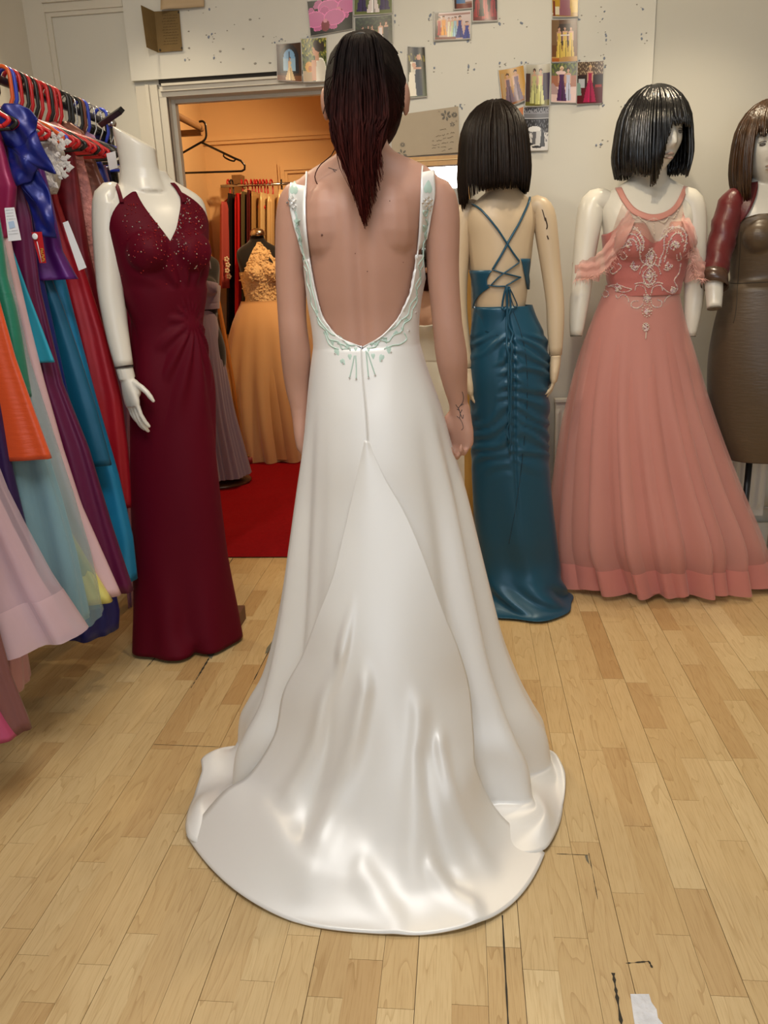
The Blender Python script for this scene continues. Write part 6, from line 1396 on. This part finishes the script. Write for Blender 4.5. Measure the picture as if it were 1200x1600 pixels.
photo('black and white street photograph of people with parasols', [(818,168),(858,167),(856,236),(816,237)], [('bg', (70,70,74)), ('rect', 0, 0, 1, .16, (150,150,158)), ('noise', (60,60,66), .2, 40, 0, .12), ('rect', 0, .14, 1, .24, (120,120,126)), ('rect', 0, .24, 1, .26, (215,215,220)), ('rect', 0, .26, 1, .5, (40,40,44)), ('noise', (110,110,116), .7, 38, .28, .6), ('rect', 0, .58, 1, 1, (215,213,212)), ('noise', (120,120,125), .9, 34, .5, .8), ('ell', .45, .50, .26, .07, (232,232,232)), ('trap', .45, .56, .85, .06, .10, (95,95,100)), ('trap', .62, .55, .88, .09, .13, (205,205,205)), ('trap', .78, .58, .92, .06, .10, (70,70,74)), ('ell', .3, .85, .12, .03, (50,50,54)), ('ell', .55, .92, .2, .03, (35,35,38))], .015, curl=.010, nx=50, ny=70)
# folded brown card standing open
brm = mat('kraft_card', hexc(120,98,62), .7, .2, var=.12, vscale=(30, 30, 30))
fc_ = empty('folded_card', tuple(at(250, 80, PY)), 'open folded brown card pinned above the doorway corner', 'card')
q0, q1, q2, q3 = at(241, 18, PY-.004), at(280, 16, PY-.004), at(285, 79, PY-.004), at(247, 82, PY-.004); l0, l3 = at(220, 8, PY-.075), at(229, 74, PY-.07)
solid(MB().grid([[q0.lerp(q1, t) for t in np.linspace(0, 1, 5)], [q3.lerp(q2, t) for t in np.linspace(0, 1, 5)]]).build('back_leaf', brm, fc_, False), .0012, 0)
solid(MB().grid([[l0.lerp(q0, t) for t in np.linspace(0, 1, 5)], [l3.lerp(q3, t) for t in np.linspace(0, 1, 5)]]).build('front_leaf', brm, fc_, False), .0012, 0)
wr_ = MB()
for k in range(11):
    v_ = .12+.07*k; x_ = .25+.1*random.random()
    while x_ < .85:
        w_ = random.uniform(.04, .12); a = q0.lerp(q1, x_).lerp(q3.lerp(q2, x_), v_); b = q0.lerp(q1, min(.9, x_+w_)).lerp(q3.lerp(q2, min(.9, x_+w_)), v_); wr_.tube([a+Vector((0, -.0012, 0)), a.lerp(b, .5)+Vector((0, -.0012, .002)), b+Vector((0, -.0012, 0))], .0007, 3); x_ += w_+.03
wr_.build('handwriting', mat('brown_ink', hexc(88,68,42), .8), fc_, False, 'stuff')
for p in (at(250, 78, PY-.007), at(284, 75, PY-.007), at(279, 19, PY-.007)): MB().ball(p, (.004, .0015, .004), 8, 4).build('tack', mat('tack_dark', (.03, .02, .012), .6), fc_)
bc_ = empty('beige_card', tuple(at(285, 5, PY)), 'curled beige card cut off by the top of the frame', 'card')
rows_ = []
for t in np.linspace(0, 1, 9):
    a = at(252+1*t, -45+60*t-3*(1-t), PY-.004-.02*t*t); b = at(319, -52+62*t, PY-.004-.012*t*t)
    rows_.append([a.lerp(b, s_)+Vector((0, -.018*gs(s_, 0, .2)*t, -.006*gs(s_, 0, .12)*t+.0)) for s_ in np.linspace(0, 1, 12)])
solid(MB().grid(rows_).build('card_sheet', mat('beige_card', hexc(190,165,130), .6, var=.06, vscale=(20, 20, 20)), bc_), .0014, 0)
# thank-you note with printed flowers, resting on the mirror frame
nt_ = empty('thank_you_note', tuple(at(665, 240, PY)), 'grey-beige handwritten thank-you note with flower print above the mirror', 'card')
N4 = [at(612, 181, PY-.006), at(716, 166, PY-.006), at(718, 238, PY-.010), at(612, 246, PY-.010)]
def nq(px, py): return at(px, py, PY-.0115)
solid(MB().grid([[N4[0].lerp(N4[1], t) for t in np.linspace(0, 1, 6)], [N4[3].lerp(N4[2], t) for t in np.linspace(0, 1, 6)]]).build('note_sheet', mat('note_paper', hexc(172,158,136), .6, var=.05, vscale=(20, 20, 20)), nt_, False), .0014, 0)
gm = mat('note_flower', hexc(112,108,100), .7)
def flower(cx_, cy_, r_, n, name='printed_flower'):
    f_ = MB()
    for k in range(n):
        a = 2*PI*k/n+.26; c = nq(cx_+r_*.6*math.cos(a), cy_+r_*.6*math.sin(a)); d = nq(cx_+r_*math.cos(a), cy_+r_*math.sin(a)); l_ = (d-nq(cx_, cy_)); s_ = Vector((-l_.z, 0, l_.x))*.27
        f_.add([nq(cx_, cy_)+l_*.22, c+s_*.8, d+s_*.4, d-s_*.4, c-s_*.8], [(0, 1, 2, 3, 4)])
    f_.build(name, gm, nt_, False)
flower(697, 180, 8, 6); flower(710, 179, 4.5, 8); flower(707, 194, 4, 6); flower(629, 226, 4, 8); flower(628, 241, 8, 6); flower(686, 174, 1.5, 5); flower(713, 189, 1.5, 5)
hw = MB()
def scrawl(px, py, w_, seed):
    R2 = random.Random(seed); P = [nq(px+w_*t, py-.13*w_*t+R2.uniform(-1.5, 1.1)*(1 if i % 2 else -.6)) for i, t in enumerate(np.linspace(0, 1, max(4, int(w_/1.1))))]; hw.tube(P, .0006, 3)
for k, (px, py, w_) in enumerate([(687,203,10),(681,213,8),(691,211,4),(698,209,3),(704,208,6),(675,220,3),(682,220,8),(692,217,5),(699,215,9),(675,227,7),(684,226,2.5),(690,224,7),(698,223,2),(703,222,6),(675,231,6),(684,231,2.5),(689,230,8),(690,236,6),(700,233,7)]): scrawl(px, py, w_, k)
hw.build('handwriting', mat('note_ink', hexc(70,58,46), .8), nt_, False, 'stuff')
